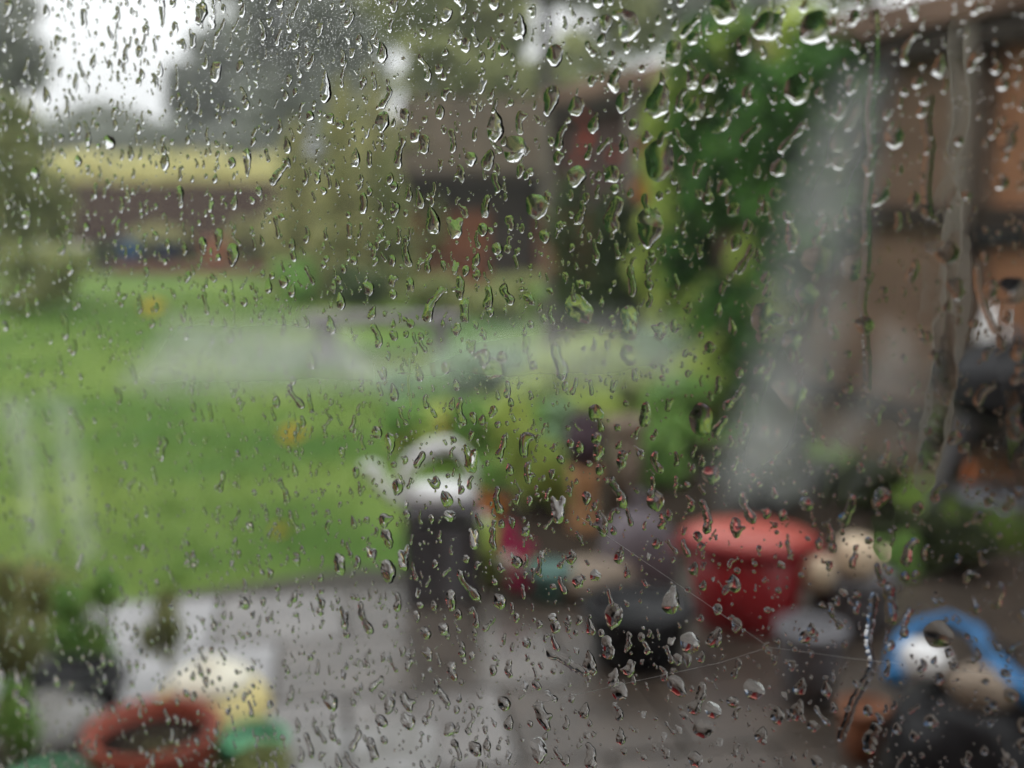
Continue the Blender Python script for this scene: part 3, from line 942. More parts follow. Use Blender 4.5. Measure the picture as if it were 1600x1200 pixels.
# grey parasol pole leaning
g, s = solid_of(1462, 800)
t = empty('folded_parasol', (g.x, g.y, 0), 0, 'folded dark grey parasol leaning against the tall fence', 'parasol')
e = at(1555, 545, g.y + .15) - Vector((g.x, g.y, 0))
MB().tube([(0, 0, 0), tuple(e * .3)], .018, 8).build('pole', 'grey_metal', t)
MB().tube([tuple(e * .22), tuple(e * .3), tuple(e * .6), tuple(e * .95), tuple(e)], [.03, .06, .055, .04, .01], 10).build('canopy', 'grey_plastic', t, True)
MB().tube([tuple(e * .42), tuple(e * .46)], .063, 10).build('strap', 'iron', t)
g, s = solid_of(1488, 800)
t = empty('trowel', (g.x + .02, g.y - .1, 0.0), 0, 'small orange-handled trowel stuck in the soil beside the parasol', 'trowel')
MB().tube([(0, 0, .10), (.005, 0, .16), (.012, 0, .26)], [.017, .022, .017], 10).build('handle', 'orange_plastic', t, True)
MB().box((0, 0, .05), (.05, .006, .12)).build('blade', 'grey_metal', t)
# white bag hung on the fence
p = on_fence(1592, .14)
z = at(1592, 520, p.y).z
t = empty('white_bag', (p.x, p.y, z), 0, 'white plastic bag hanging on the fence at the right edge', 'bag')
MB().lathe([(.02, -.10), (.05, -.09), (.065, -.03), (.05, .05), (.02, .12)], 16, squash=.55).build('body', 'white_plastic', t, True)
MB().tube([(-.03, 0, .12), (-.02, 0, .2), (.02, 0, .2), (.03, 0, .12)], .006, 6).build('handle', 'white_plastic', t)

# black refuse sack, blue watering hose ring and white float, bottom right corner
g, s = solid_of(1500, 1230)
t = empty('black_sack', (g.x + .05, g.y, 0), .4, 'bulging black plastic sack in the bottom right corner', 'sack')
r = 150 * s
me = MB().lathe([(r * .75, 0), (r * 1.0, .05), (r * 1.05, .15), (r * .9, .24), (r * .55, .29), (r * .2, .31)], 26, squash=.85)
o = me.build('bag', 'black_plastic', t, True)
dsp = o.modifiers.new('sub', 'SUBSURF'); dsp.levels = 2; dsp.render_levels = 2
tx = bpy.data.textures.new('crumple', 'CLOUDS'); tx.noise_scale = 0.09
dm = o.modifiers.new('crumple', 'DISPLACE'); dm.texture = tx; dm.strength = 0.035
MB().tube([(0, 0, .29), (.02, 0, .33), (.05, .01, .36)], [.03, .02, .045], 10).build('neck', 'black_plastic', t, True)
hz = .34
hb = empty('blue_hose', tuple(gnd(1500, 1045, hz)), 0, 'thick bright blue hose looped over the black sack', 'hose')
pts = [gnd(px, py, hz) - hb.location for px, py in [(1396, 1030), (1402, 1006), (1430, 990), (1480, 984), (1525, 1000), (1555, 1035), (1585, 1062), (1640, 1085), (1720, 1110)]]
for i, p in enumerate(pts): p.z = (-.03, 0, .02, .03, .02, 0, -.01, -.03, -.06)[i]
MB().tube([tuple(p) for p in pts], [.016, .017, .017, .018, .02, .024, .028, .03, .03], 12).build('pipe', 'blue_plastic', hb, True)
MB().tube([tuple(pts[0]), tuple(pts[0] + Vector((-.004, -.035, -.01)))], .024, 12).build('nozzle', 'blue_plastic', hb, True)
stone('white_float', 1440, 1055, 76, 56, 'white_plastic', 'smooth white ball lying inside the loop of the blue hose', 'ball', z=.30)
# brown cushion-like stone below the hose
stone('brown_stone', 1530, 1100, 110, 60, 'tan_stone', 'brown stone lying under the blue hose', z=.26)

# ------------------------------------------------------------------ bottom left corner: bowls and stones on a low wall
g = at(238, 1140, 2.35)
zr = g.z
s = (g - EYE).dot(FW) / FPX
t = empty('clay_bowl', (g.x, g.y, zr - .20), 0, 'round terracotta bowl with a thick red rim in the bottom left corner', 'bowl')
r = 100 * s
MB().lathe([(r * .62, 0), (r * .8, .08), (r * .95, .185), (r * .88, .18), (r * .86, .15), (0, .15)], 32).build('body', 'terracotta', t, True)
MB().lathe([(r * .95, .165), (r * 1.04, .17), (r * 1.05, .205), (r * .99, .212), (r * .90, .205), (r * .87, .16)], 36).build('rim', 'terracotta', t, True)
MB().lathe([(r * .87, .165), (r * .4, .172), (0, .175)], 20).build('soil', 'dark_soil', t, True)
cloud_obj('seedling', [(r * .2, -r * .1, .175, r * .5, r * .4, .012)], 26, .010, 'leaf_olive', t)
# stones in the bowl
g2 = at(330, 1075, 2.62)
s2 = (g2 - EYE).dot(FW) / FPX
t = empty('yellow_jug', (g2.x, g2.y, g2.z - .2), 0, 'cream and yellow glazed jar with a green foot behind the clay bowl', 'jar')
r = 82 * s2
MB().lathe([(r * .70, 0.06), (r * 1.02, .10), (r * 1.12, .15), (r * 1.0, .19), (r * .78, .215)], 28).build('body', 'yellow_glaze', t, True)
MB().lathe([(r * .80, .212), (r * .82, .225), (r * .55, .25), (r * .2, .265), (r * .12, .285), (0, .29)], 24).build('lid', 'cream_glaze', t, True)
MB().lathe([(r * .72, -.02), (r * .95, .0), (r * .95, .05), (r * .74, .065)], 28).build('foot', 'green_glaze', t, True)
g3 = at(410, 1145, 2.5)
s3 = (g3 - EYE).dot(FW) / FPX
def raised_pot(name, px, py, y, wpx, m, rim, label, dz=.2, fill='soil'):
    g = at(px, py, y)
    s = (g - EYE).dot(FW) / FPX
    r = wpx * s / 2
    t = empty(name, (g.x, g.y, g.z - dz), 0, label, 'pot')
    MB().lathe([(r * .72, 0), (r * .98, dz * .96), (r * .86, dz * .95), (r * .62, .02)], 28).build('body', m, t, True)
    MB().lathe([(r * .97, dz * .88), (r * 1.07, dz * .89), (r * 1.07, dz), (r * .88, dz), (r * .86, dz * .9)], 28).build('rim', rim, t, True)
    MB().lathe([(r * .86, dz * .84), (0, dz * .88)], 20).build('soil', fill, t, True)
    return t
raised_pot('glazed_pot', 395, 1150, 2.45, 100, 'black_plastic', 'green_glaze', 'black pot with a bright green rim to the right of the clay bowl')
raised_pot('glazed_pot', 70, 1225, 2.22, 150, 'tan_stone', 'green_glaze', 'stone-coloured pot with a green rim in the very corner')
raised_pot('nursery_pot', 110, 1055, 2.85, 150, 'black_plastic', 'black_plastic', 'black nursery pot behind the lichen-grey stone', .2)
# low wall that carries them
t = empty('low_wall', (-1.05, 2.42, 0), R(6), 'low lichen-grey stone wall under the pots at the bottom left', 'wall')
wz = zr - .205
wt = None
for row in range(2):
    for i in range(7):
        hgt = wz / 2
        x = -0.75 + i * .235 + (.1 if row else 0)
        if wt is None:
            wt = o = MB().box((0, 0, 0), (.225, .62, hgt - .008)).build('stone', 'grey_stone', t, bevel=.012)
        else:
            o = wt.copy(); C.objects.link(o); o.parent = t
        o.location = (x, random.uniform(-.01, .01), hgt * (row + .5))
stone('lichen_stone', 60, 1160, 190, 70, 'grey_stone', 'lichen-grey boulder left of the clay bowl', z=max(.02, wz))
# plants round them
for (px, py, y, w, h, m, n, lab) in [
    (15, 1000, 2.9, 150, 260, 'leaf_olive', 1600, 'tall olive plant at the left edge above the black nursery pot'),
    (60, 930, 3.7, 190, 110, 'leaf_gold', 1400, 'yellowish plant where the lawn meets the patio at the left edge'),
    (150, 985, 3.1, 110, 170, 'leaf_mid', 900, 'green plant growing from the black nursery pot'),
    (260, 985, 3.0, 70, 110, 'leaf_olive', 420, 'thin olive sprig standing before the pale paving'),
    (15, 1120, 2.45, 90, 150, 'leaf_mid', 700, 'green plant hanging over the low wall in the left corner'),
    (400, 1215, 2.25, 190, 80, 'leaf_olive', 700, 'low olive plant at the bottom edge below the green-rimmed pot')]:
    c = at(px, py, y)
    s = (c - EYE).dot(FW) / FPX
    rx, rz = w * s / 2, h * s / 2
    t = empty('edge_plant', (c.x, c.y, max(0, c.z - rz)), 0, lab, 'plant', 'plants in the near left corner')
    b = MB()
    for k in range(6):
        a = k * 1.05
        b.tube([(0, 0, -.02), (math.cos(a) * rx * .3, math.sin(a) * rx * .3, rz), (math.cos(a) * rx * .75, math.sin(a) * rx * .75, rz * 1.7)], [.006, .005, .002], 5)
    b.build('stem', 'leaf_olive', t)
    cloud_obj('foliage', blobs_in((0, 0, rz), (rx, rx, rz), 9, .45), n, .022, m, t)

# grass blades on the lawn
n = 30000
X = rng.uniform(-7, 3, n)
Y = rng.uniform(3.6, 16, n)
lim = np.array([(p.x, p.y) for p in [gnd(560, 886), gnd(600, 640), gnd(520, 520), gnd(480, 470)]])
right = np.interp(Y, lim[:, 1], lim[:, 0])
edge = np.interp(X, [p.x for p in pa[:4]], [p.y for p in pa[:4]])
keep = (X < right) & (Y > edge + .04)
X, Y = X[keep], Y[keep]
n = len(X)
a = rng.uniform(0, 6.28, n)
hgt = rng.uniform(.03, .07, n)
w = .006
V = np.stack([np.stack([X - w * np.cos(a), Y - w * np.sin(a), np.zeros(n)], 1), np.stack([X + w * np.cos(a), Y + w * np.sin(a), np.zeros(n)], 1),
              np.stack([X + rng.normal(0, .02, n), Y + rng.normal(0, .02, n), hgt], 1)], axis=1).reshape(-1, 3)
me = fast_mesh('grass', V, np.arange(len(V)), np.full(n, 3), smooth=False)
me.materials.append(M['grass'])
o = bpy.data.objects.new('grass', me)
C.objects.link(o)
tag(o, 'short green lawn grass between the patio and the far bed', 'grass', kind='stuff')

# ------------------------------------------------------------------ the room and its window
ALPHA = R(26)
NRM = Vector((math.sin(ALPHA), math.cos(ALPHA), 0))      # out of the house
UAX = Vector((math.cos(ALPHA), -math.sin(ALPHA), 0))     # along the pane, to the right
P0 = EYE + FW * 0.35                                     # where the view axis meets the outer face of the pane
PANE_W, PANE_H = 1.5, 1.15
wroot = empty('window', (P0.x, P0.y, P0.z), -ALPHA, 'rain-streaked window pane between the room and the garden', 'window')
# local frame of the window: x along the pane, y outwards, z up; outer face of the pane at y = 0
def pane_xy(px, py):
    d = ray(px, py)
    q = EYE + d * ((P0 - EYE).dot(NRM) / d.dot(NRM))
    q = q - P0
    return q.dot(UAX), q.z
def px_scale(px, py):
    d = ray(px, py)
    return ((P0 - EYE).dot(NRM) / d.dot(NRM)) / FPX
gp = MB().box((0, -0.002, 0), (PANE_W, 0.004, PANE_H)).build('glass_pane', 'pane', wroot)
fw_ = 0.06
for sx in (-1, 1):
    MB().box((sx * (PANE_W / 2 + fw_ / 2 - .004), -.02, 0), (fw_, .07, PANE_H + 2 * fw_)).build('stile', 'upvc', wroot, bevel=.004)
for sz in (-1, 1):
    MB().box((0, -.02, sz * (PANE_H / 2 + fw_ / 2 - .004)), (PANE_W - .008, .068, fw_)).build('rail', 'upvc', wroot, bevel=.004)
MB().box((0, -.15, -PANE_H / 2 - fw_ - .012), (PANE_W + .25, .25, .025)).build('sill', 'upvc', wroot, bevel=.004)

room = empty('house_wall', (P0.x, P0.y, 0), -ALPHA, 'brick house wall with the window opening, enlarged and roofed out of view to block sky', 'wall')
ox, oz0, oz1 = PANE_W / 2 + fw_ - .006, P0.z - PANE_H / 2 - fw_ + .004, P0.z + PANE_H / 2 + fw_ - .004
def wallbox(name, x0, x1, y0, y1, z0, z1, m, parent):
    return MB().box(((x0 + x1) / 2, (y0 + y1) / 2, (z0 + z1) / 2), (x1 - x0, y1 - y0, z1 - z0)).build(name, m, parent)
for nm, y0, y1, m in (('outer_leaf', -.085, .02, 'house_brick'), ('inner_leaf', -.19, -.087, 'plaster')):
    hx0, hx1, hz = (-5.5, 3.4, 5.4) if y0 > -.1 else (-3, 2.4, 2.6)  # outer wall made taller and wider, unseen, to block sky over the patio
    wallbox(nm, hx0, -ox, y0, y1, 0, hz, m, room)
    wallbox(nm, ox, hx1, y0, y1, 0, hz, m, room)
    wallbox(nm, -ox, ox, y0, y1, 0, oz0 - (.03 if y0 < -.1 else 0), m, room)
    wallbox(nm, -ox, ox, y0, y1, oz1, hz, m, room)
b = MB()
b.add([(-5.8, .45, 5.25), (3.7, .45, 5.25), (3.7, -4.2, 8.0), (-5.8, -4.2, 8.0), (-5.8, .45, 5.40), (3.7, .45, 5.40), (3.7, -4.2, 8.15), (-5.8, -4.2, 8.15)],
      [(3, 2, 1, 0), (4, 5, 6, 7), (0, 1, 5, 4), (1, 2, 6, 5), (2, 3, 7, 6), (3, 0, 4, 7)])
b.build('roof', 'shed_roof', room)  # unseen roof, added with the taller wall to hold back sky light
MB().tube([(-5.8, .5, 5.28), (3.7, .5, 5.28)], .06, 10).build('gutter', 'iron', room)
rm = empty('room', (P0.x, P0.y, 0), -ALPHA)
rm['kind'] = 'structure'
wallbox('floor', -3, 2.4, -4.6, -.192, .02, .06, 'room_floor', rm)
wallbox('ceiling', -3, 2.4, -4.6, -.192, 2.5, 2.56, 'plaster', rm)
wallbox('wall_back', -3, 2.4, -4.72, -4.602, .062, 2.49, 'plaster', rm)
wallbox('wall_left', -3.12, -3.002, -4.6, -.192, .062, 2.49, 'plaster', rm)
wallbox('wall_right', 2.402, 2.52, -4.6, -.192, .062, 2.49, 'plaster', rm)

# ------------------------------------------------------------------ rain on the glass
UNIT = 0.35 / FPX            # metres per photo pixel where the axis meets the pane
def drop_shape(balls, cells=11, hk=0.5, cell=None, rough=0.10):
    """balls: (x, y, r) in pixels, y up. A low dome over the outline where their summed field passes a threshold.
    Returns dome vertices + faces + base loop, in pixel units (x, height, y)."""
    B = np.array(balls, dtype=float)
    Rm = B[:, 2].max()
    x0, x1 = (B[:, 0] - B[:, 2]).min() - .3, (B[:, 0] + B[:, 2]).max() + .3
    y0, y1 = (B[:, 1] - B[:, 2]).min() - .3, (B[:, 1] + B[:, 2]).max() + .3
    x0 -= .5 * Rm; x1 += .5 * Rm; y0 -= .5 * Rm; y1 += .5 * Rm
    if cell is None:
        cell = max(2 * np.median(B[:, 2]) / cells, math.sqrt((x1 - x0) * (y1 - y0) / 2600))
    nx, ny = int((x1 - x0) / cell) + 2, int((y1 - y0) / cell) + 2
    gx, gy = x0 + np.arange(nx) * cell, y0 + np.arange(ny) * cell
    T = .5
    ph = [random.uniform(0, 6.28) for _ in range(8)]
    rm_ = float(np.median(B[:, 2]))
    wa, wk = rough * rm_, 1.0 / rm_
    def field(X, Y):
        Xw = X + wa * (np.sin(1.7 * wk * Y + ph[0]) + .6 * np.sin(3.1 * wk * Y + 1.3 * wk * X + ph[1]))
        Yw = Y + wa * (np.sin(1.9 * wk * X + ph[2]) + .6 * np.sin(2.9 * wk * X - 1.5 * wk * Y + ph[3]))
        X, Y = Xw, Yw
        F = np.zeros_like(X)
        for bx, by, br in B:
            F += np.exp(-((X - bx) ** 2 + (Y - by) ** 2) / (br * 1.2) ** 2)
        return F - T
    XX, YY = np.meshgrid(gx, gy, indexing='ij')
    F = field(XX, YY)
    ym, yh = (B[:, 1].min() + B[:, 1].max()) / 2, max(1e-3, (B[:, 1].max() - B[:, 1].min()) / 2 + Rm)
    area_ = (F > 0).sum() * cell * cell
    per_ = max(1e-3, ((F[1:] > 0) != (F[:-1] > 0)).sum() + ((F[:, 1:] > 0) != (F[:, :-1] > 0)).sum()) * cell * .79
    H = hk * min(1.3 * Rm, 2 * area_ / per_)
    Lm = max(.1, math.log(max(F.max(), .05) / T + 1))
    def height(f, y):
        g = np.log(np.maximum(f, 0) / T + 1) / Lm
        return H * (.88 * g + .12 * (1 - np.exp(-3 * g))) * (1 - .25 * (y - ym) / yh)
    verts, key = [], {}
    def vid(k, x, y, h):
        if k not in key:
            key[k] = len(verts)
            verts.append((x, h, y))
        return key[k]
    HH = height(F, YY) * (1 + .25 * rough * np.sin(1.9 * wk * XX + ph[4]) * np.sin(1.6 * wk * YY + ph[5]) + .08 * rough * np.sin(3.3 * wk * (XX * .6 + YY) + ph[6]))
    faces, seg = [], {}
    for i in range(nx - 1):
        for j in range(ny - 1):
            cs = ((i, j), (i + 1, j), (i + 1, j + 1), (i, j + 1))
            ins = [F[c] > 0 for c in cs]
            if not any(ins): continue
            if all(ins):
                faces.append(tuple(vid(c, gx[c[0]], gy[c[1]], HH[c]) for c in cs))
                continue
            poly_, cross = [], []
            for k in range(4):
                c, d = cs[k], cs[(k + 1) % 4]
                if ins[k]: poly_.append(vid(c, gx[c[0]], gy[c[1]], HH[c]))
                if ins[k] != ins[(k + 1) % 4]:
                    q = F[c] / (F[c] - F[d])
                    q = min(.98, max(.02, q))
                    e = (min(c, d), max(c, d))
                    v = vid(e, gx[c[0]] + (gx[d[0]] - gx[c[0]]) * q, gy[c[1]] + (gy[d[1]] - gy[c[1]]) * q, 0.0)
                    poly_.append(v)
                    cross.append((v, ins[k]))
            if len(poly_) >= 3: faces.append(tuple(poly_))
            if len(cross) == 2:
                a_, b_ = cross
                # leaving the inside at a_ (True) and coming back at the other
                if a_[1]: seg[a_[0]] = b_[0]
                else: seg[b_[0]] = a_[0]
    loop = []
    if seg:
        s0 = next(iter(seg)); k = s0
        while k in seg and len(loop) <= len(seg):
            loop.append(k)
            k = seg[k]
            if k == s0: break
    return np.array(verts), faces, loop

def drop_arrays(balls, **k):
    v, f, lp = drop_shape(balls, **k)
    nv = len(v)
    loops, sizes = [], []
    for q in f:
        loops += list(reversed(q)); sizes.append(len(q))
    if len(lp) >= 3:
        base = v[lp].copy()
        base[:, 1] = 0
        loops += [nv + i for i in range(len(lp))]
        sizes.append(len(lp))
        v = np.concatenate([v, base])
    return v, np.array(loops), np.array(sizes)

def balls_for(kind, w, h, lean=0.0):
    """ball chains for the shapes that rain takes on glass; w, h in pixels; lean > 0 tips the top to the right"""
    r = w / 2
    rr = random.uniform
    out = []
    if kind == 'round':
        out = [(0, 0, r)]
        if h > w * 1.12: out = [(0, -(h - w) / 2, r), (0, 0, r * .98), (0, (h - w) / 2, r * .92)]
        if random.random() < .5: out.append((rr(-.3, .3) * r, rr(-.3, .5) * r, r * .6))
    elif kind == 'tear':
        n = max(3, int(h / (r * .5)))
        for i in range(n):
            f = i / (n - 1)
            q = r * (1 - f) ** .8 * .82 + r * .22
            out.append((math.sin(f * 3 + lean) * r * .22, -h / 2 + r + f * (h - r * 1.4), q))
    elif kind == 'tip':       # wide above, narrowing below
        n = max(3, int(h / (r * .5)))
        for i in range(n):
            f = i / (n - 1)
            q = r * f ** .7 * .7 + r * .32
            out.append((math.sin(f * 2.5) * r * .2, -h / 2 + r * .5 + f * (h - r * 1.5), q))
    elif kind == 'run':       # a crooked little run
        n = max(4, int(h / (r * .75)))
        x = 0
        ph, am = rr(0, 6), rr(.4, 1.1)
        for i in range(n):
            f = i / (n - 1)
            x = am * r * math.sin(ph + f * rr(3.2, 3.8))
            q = r * (.62 + .38 * math.cos(f * rr(5, 7) + ph) ** 2) * (1.05 if f < .2 else .8)
            out.append((x, -h / 2 + r * .8 + f * (h - r * 1.5), q))
    elif kind == 'hook':      # run with a side arm
        n = max(4, int(h / (r * .7)))
        sgn = random.choice((-1, 1))
        for i in range(n):
            f = i / (n - 1)
            out.append((sgn * r * .35 * math.sin(f * 3), -h / 2 + r * .8 + f * (h - r * 1.5), r * rr(.5, .78)))
        k = rr(.25, .8)
        for i in range(1, 4):
            out.append((-sgn * r * .55 * i, -h / 2 + h * k + i * r * rr(.1, .5), r * (.62 - .1 * i)))
    elif kind == 'fork':      # two arms meeting below
        n = max(3, int(h / (r * .6)))
        for sgn in (-1, 1):
            e = rr(.55, 1.0)
            for i in range(n):
                f = i / (n - 1) * e
                out.append((sgn * r * .75 * f, -h / 2 + r * .7 + f * (h - r), r * (.5 - .18 * f)))
        out.append((0, -h / 2 + r * .7, r * .5))
    elif kind == 'lump':      # irregular patch
        for _ in range(7):
            out.append((rr(-.55, .55) * r, rr(-.5, .5) * (h - r), r * rr(.42, .68)))
    elif kind == 'slab':      # blocky with waist
        for i in range(5):
            f = i / 4
            k = .78 + .2 * abs(f - .45) * 2
            out.append((-r * .3 * k, -h / 2 + r * .6 + f * (h - r * 1.25), r * .62 * k))
            out.append((r * .3 * k, -h / 2 + r * .6 + f * (h - r * 1.25), r * .62 * k))
    return [(x + lean * y, y, q) for x, y, q in out]

# every drop that stands out in the photo: column, row, width, height, shape, lean
SPECIAL = [
 (1028,152,28,62,'tear',.28),(1030,250,46,62,'slab',0),(772,193,22,56,'tear',-.1),(803,232,30,34,'round',0),(836,325,36,40,'lump',0),(960,335,28,62,'run',.0),
 (1012,358,34,66,'tip',0),(982,505,30,56,'slab',0),(980,560,28,50,'lump',.2),(905,483,40,45,'lump',-.3),(872,565,22,66,'run',.15),(1095,655,30,58,'round',0),
 (1240,618,40,60,'hook',0),(1192,497,38,55,'hook',.2),(871,795,28,52,'fork',0),(735,717,28,50,'fork',0),(567,318,15,38,'round',.05),(614,325,16,28,'run',-.3),
 (674,342,20,48,'tear',-.25),(710,355,34,38,'fork',0),(635,392,17,55,'run',-.35),(677,475,18,62,'run',.5),(717,450,16,45,'hook',0),(792,460,18,38,'run',.1),
 (587,525,14,42,'run',0),(515,507,13,35,'tear',-.2),(507,133,16,56,'tear',0),(536,115,8,46,'run',.1),(662,105,13,45,'run',-.3),(727,70,14,24,'round',0),
 (785,78,22,20,'round',0),(697,22,16,20,'round',0),(772,5,22,18,'round',0),(597,190,20,32,'round',.45),(602,152,12,38,'run',.35),(625,238,16,52,'run',.15),
 (554,245,14,32,'tear',.1),(576,248,11,30,'round',0),(662,225,19,30,'slab',0),(706,220,12,40,'run',0),(735,248,16,18,'round',0),(762,248,17,36,'tear',.4),
 (722,12,18,28,'hook',0),(810,40,18,44,'tear',0),(865,88,22,36,'tip',0),(858,160,20,52,'tip',.25),(900,165,26,36,'lump',0),(812,192,16,42,'hook',0),
 (927,192,15,32,'tear',.2),(962,125,18,40,'run',-.25),(972,162,20,34,'tip',.1),(1052,82,25,38,'slab',0),(1078,115,20,50,'run',-.1),(1108,128,22,28,'tear',0),
 (1162,70,19,32,'round',0),(1130,18,44,52,'lump',-.3),(1197,42,46,36,'lump',.2),(1085,170,26,30,'round',0),(1125,195,26,30,'lump',.3),(1170,145,16,38,'run',.3),
 (1172,210,16,38,'run',.35),(980,42,34,48,'hook',.2),(945,38,15,30,'tip',0),(900,275,24,27,'round',0),(956,272,19,24,'round',0),(1272,42,46,46,'lump',0),
 (1250,140,40,48,'lump',0),(1237,215,14,54,'run',.6),(1310,255,24,26,'round',0),(1397,215,22,28,'round',-.2),(1575,215,30,52,'lump',.5),(1420,75,11,54,'run',.2),
 (1215,260,20,30,'tear',.4),(1275,405,44,36,'lump',.3),(1332,420,34,36,'lump',0),(1260,455,34,36,'lump',0),(1237,532,32,30,'round',0),(1477,395,34,36,'hook',-.4),
 (1580,455,48,22,'lump',0),(537,965,20,42,'fork',0),(570,965,15,56,'run',-.25),(704,938,17,40,'round',0),(780,940,18,22,'round',0),(595,1128,22,22,'lump',-.3),
 (581,1170,17,44,'round',-.3),(517,1098,22,34,'hook',0),(691,1088,17,34,'run',-.5),(635,1098,20,36,'hook',-.4),(637,1128,26,28,'lump',0),(707,1048,17,34,'run',.2),
 (786,1100,24,22,'round',0),(742,1170,18,24,'round',0),(795,1045,14,34,'run',-.3),(920,1035,18,46,'tear',-.1),
 (949,1012,19,44,'round',-.15),(1048,935,20,54,'tear',.2),(1077,1005,24,34,'round',0),(1057,1072,22,38,'round',-.7),(1145,1098,22,24,'round',0),(1113,1110,20,24,'round',0),
 (967,1080,26,28,'slab',0),(850,1080,20,36,'run',-.9),(848,1120,20,52,'hook',-.4),(840,1175,20,50,'tip',0),(920,1180,18,48,'run',-.2),(1100,1138,30,30,'lump',0),
 (1177,1078,24,28,'round',-.4),(1085,1185,24,30,'lump',0),(1466,992,32,36,'round',0),(1417,972,12,56,'run',.15),(1570,1053,18,18,'round',0),(1580,1088,22,20,'round',0),
 (530,882,22,36,'slab',0),(630,870,24,50,'fork',0),(605,895,22,42,'tip',-.1),(580,865,22,26,'fork',0),(697,780,17,28,'round',-.4),(702,807,24,18,'fork',0),
 (740,840,20,42,'fork',0),(770,842,13,42,'run',-.3),(608,695,14,38,'tip',0),(442,767,13,40,'run',-.3),(600,815,20,28,'hook',0),(680,755,18,26,'hook',0),
 (825,740,15,42,'hook',0),(930,642,26,30,'lump',.2),(1022,785,28,40,'lump',0),(1111,742,22,26,'round',.2),(1101,807,15,62,'run',0),(1150,825,17,38,'hook',0),
 (1167,792,16,56,'run',-.2),(1007,648,20,46,'run',.4),(965,772,20,50,'run',-.3),(1027,722,16,40,'run',0),(385,255,12,48,'tip',0),(256,250,15,32,'tear',0),
 (130,28,15,30,'slab',0),(252,20,10,48,'tip',0),(335,110,22,34,'lump',.3),(275,120,7,44,'run',.1),(340,375,12,38,'tip',.15),(362,400,18,40,'tip',.1),
 (316,385,12,30,'tip',0),(365,315,10,26,'tear',.3),(281,310,13,30,'slab',0),(300,58,16,36,'fork',0),(280,305,12,30,'tip',0),(170,222,24,9,'lump',0),
 (94,215,13,10,'round',0),(112,212,13,9,'round',0),(308,162,8,34,'run',.3),(460,70,14,10,'lump',0),(485,95,10,26,'run',.4),(435,58,9,28,'run',.3),
 (460,15,9,30,'run',.35),(545,30,13,26,'run',.45),(584,52,7,20,'run',.4),(484,182,16,15,'round',0),(530,195,15,16,'lump',.2),(447,225,11,30,'tear',-.2),
 (495,275,16,26,'fork',0),(610,40,9,22,'run',.3),(660,50,15,16,'round',0),(695,82,13,14,'round',0),(442,440,14,16,'round',0),(458,398,12,24,'run',.3),
 (483,430,10,34,'run',-.3),(418,445,11,28,'tear',0),(455,380,10,22,'tear',0),(545,360,12,26,'slab',0),(640,445,13,26,'round',-.2),(612,438,14,22,'hook',0),
 (575,450,16,22,'round',-.4),(583,395,12,20,'slab',0),(612,407,11,20,'round',0),(536,420,9,16,'round',0),(640,505,15,14,'lump',0),(615,525,16,16,'lump',0),
 (735,540,20,26,'fork',0),(695,575,14,18,'tip',0),(755,560,22,34,'hook',.3),(770,575,34,30,'lump',0),(725,485,18,40,'slab',0),(765,487,15,15,'round',0)]
RUNS = [  # long thin rivulets, as pixel paths with widths
 ([(1366,20),(1371,90),(1366,170),(1374,240),(1370,320),(1376,400),(1372,480),(1384,560),(1388,620)],9),
 ([(1452,150),(1449,190),(1458,230),(1455,290),(1462,340)],11),
 ([(1366,930),(1362,985),(1360,1010),(1369,1035),(1366,1062),(1356,1085),(1344,1110),(1336,1150),(1326,1185)],10),
 ([(858,1022),(880,1024),(900,1036),(922,1042)],13),
 ([(1526,420),(1532,455),(1545,490),(1562,520)],9),
 ([(362,440),(366,470),(362,500),(358,535)],2.6),
 ([(640,560),(636,600),(641,640)],3.2),
 ([(1205,-20),(1206,20),(1200,60)],7)]

TRAILS = []
for k in range(9):
    x = random.uniform(1190, 1600) if k < 13 else random.uniform(-10, 420)
    y = random.uniform(-30, 700) if k < 13 else random.uniform(860, 1080)
    ln = random.uniform(180, 480) if k < 13 else random.uniform(90, 220)
    ph = random.uniform(0, 6)
    TRAILS.append(([(x + 9 * math.sin(ph + i * .9) - 3 * i * (k % 3 - 1), y + ln * i / 7) for i in range(8)], random.uniform(13, 30)))
drops = []       # (area, px, py, verts, loops, sizes, scale)
def add_drop(px, py, balls, hk=.5, cells=11, scale=1.0, arr=None):
    v, l, s_ = arr if arr is not None else drop_arrays(balls, cells=cells, hk=hk)
    if len(s_) < 3: return
    area = (v[:, 0].max() - v[:, 0].min()) * (v[:, 2].max() - v[:, 2].min()) * scale * scale
    drops.append((area, px, py, v, l, s_, scale))
taken = []
for (px, py, w, h, kind, lean) in SPECIAL:
    w, h = w * .88, h * .9
    add_drop(px, py, balls_for(kind, w, h, lean), hk=random.uniform(.42, .55) if w < 22 else random.uniform(.34, .44), cells=13)
    taken.append((px, py, max(w, h * .8) / 2))
for path, w in RUNS + TRAILS:
    cx, cy = path[0]
    bl = []
    for (x0, y0), (x1, y1) in zip(path[:-1], path[1:]):
        d = math.hypot(x1 - x0, y1 - y0)
        m_ = max(2, int(d / (w * .32)))
        for i in range(m_):
            f = i / m_
            bl.append((x0 + (x1 - x0) * f - cx + random.uniform(-.12, .12) * w, -(y0 + (y1 - y0) * f - cy), w / 2 * random.uniform(.75, .95)))
    add_drop(cx, cy, bl, hk=.28 if w < 14 and (path, w) in RUNS else .03, cells=7)

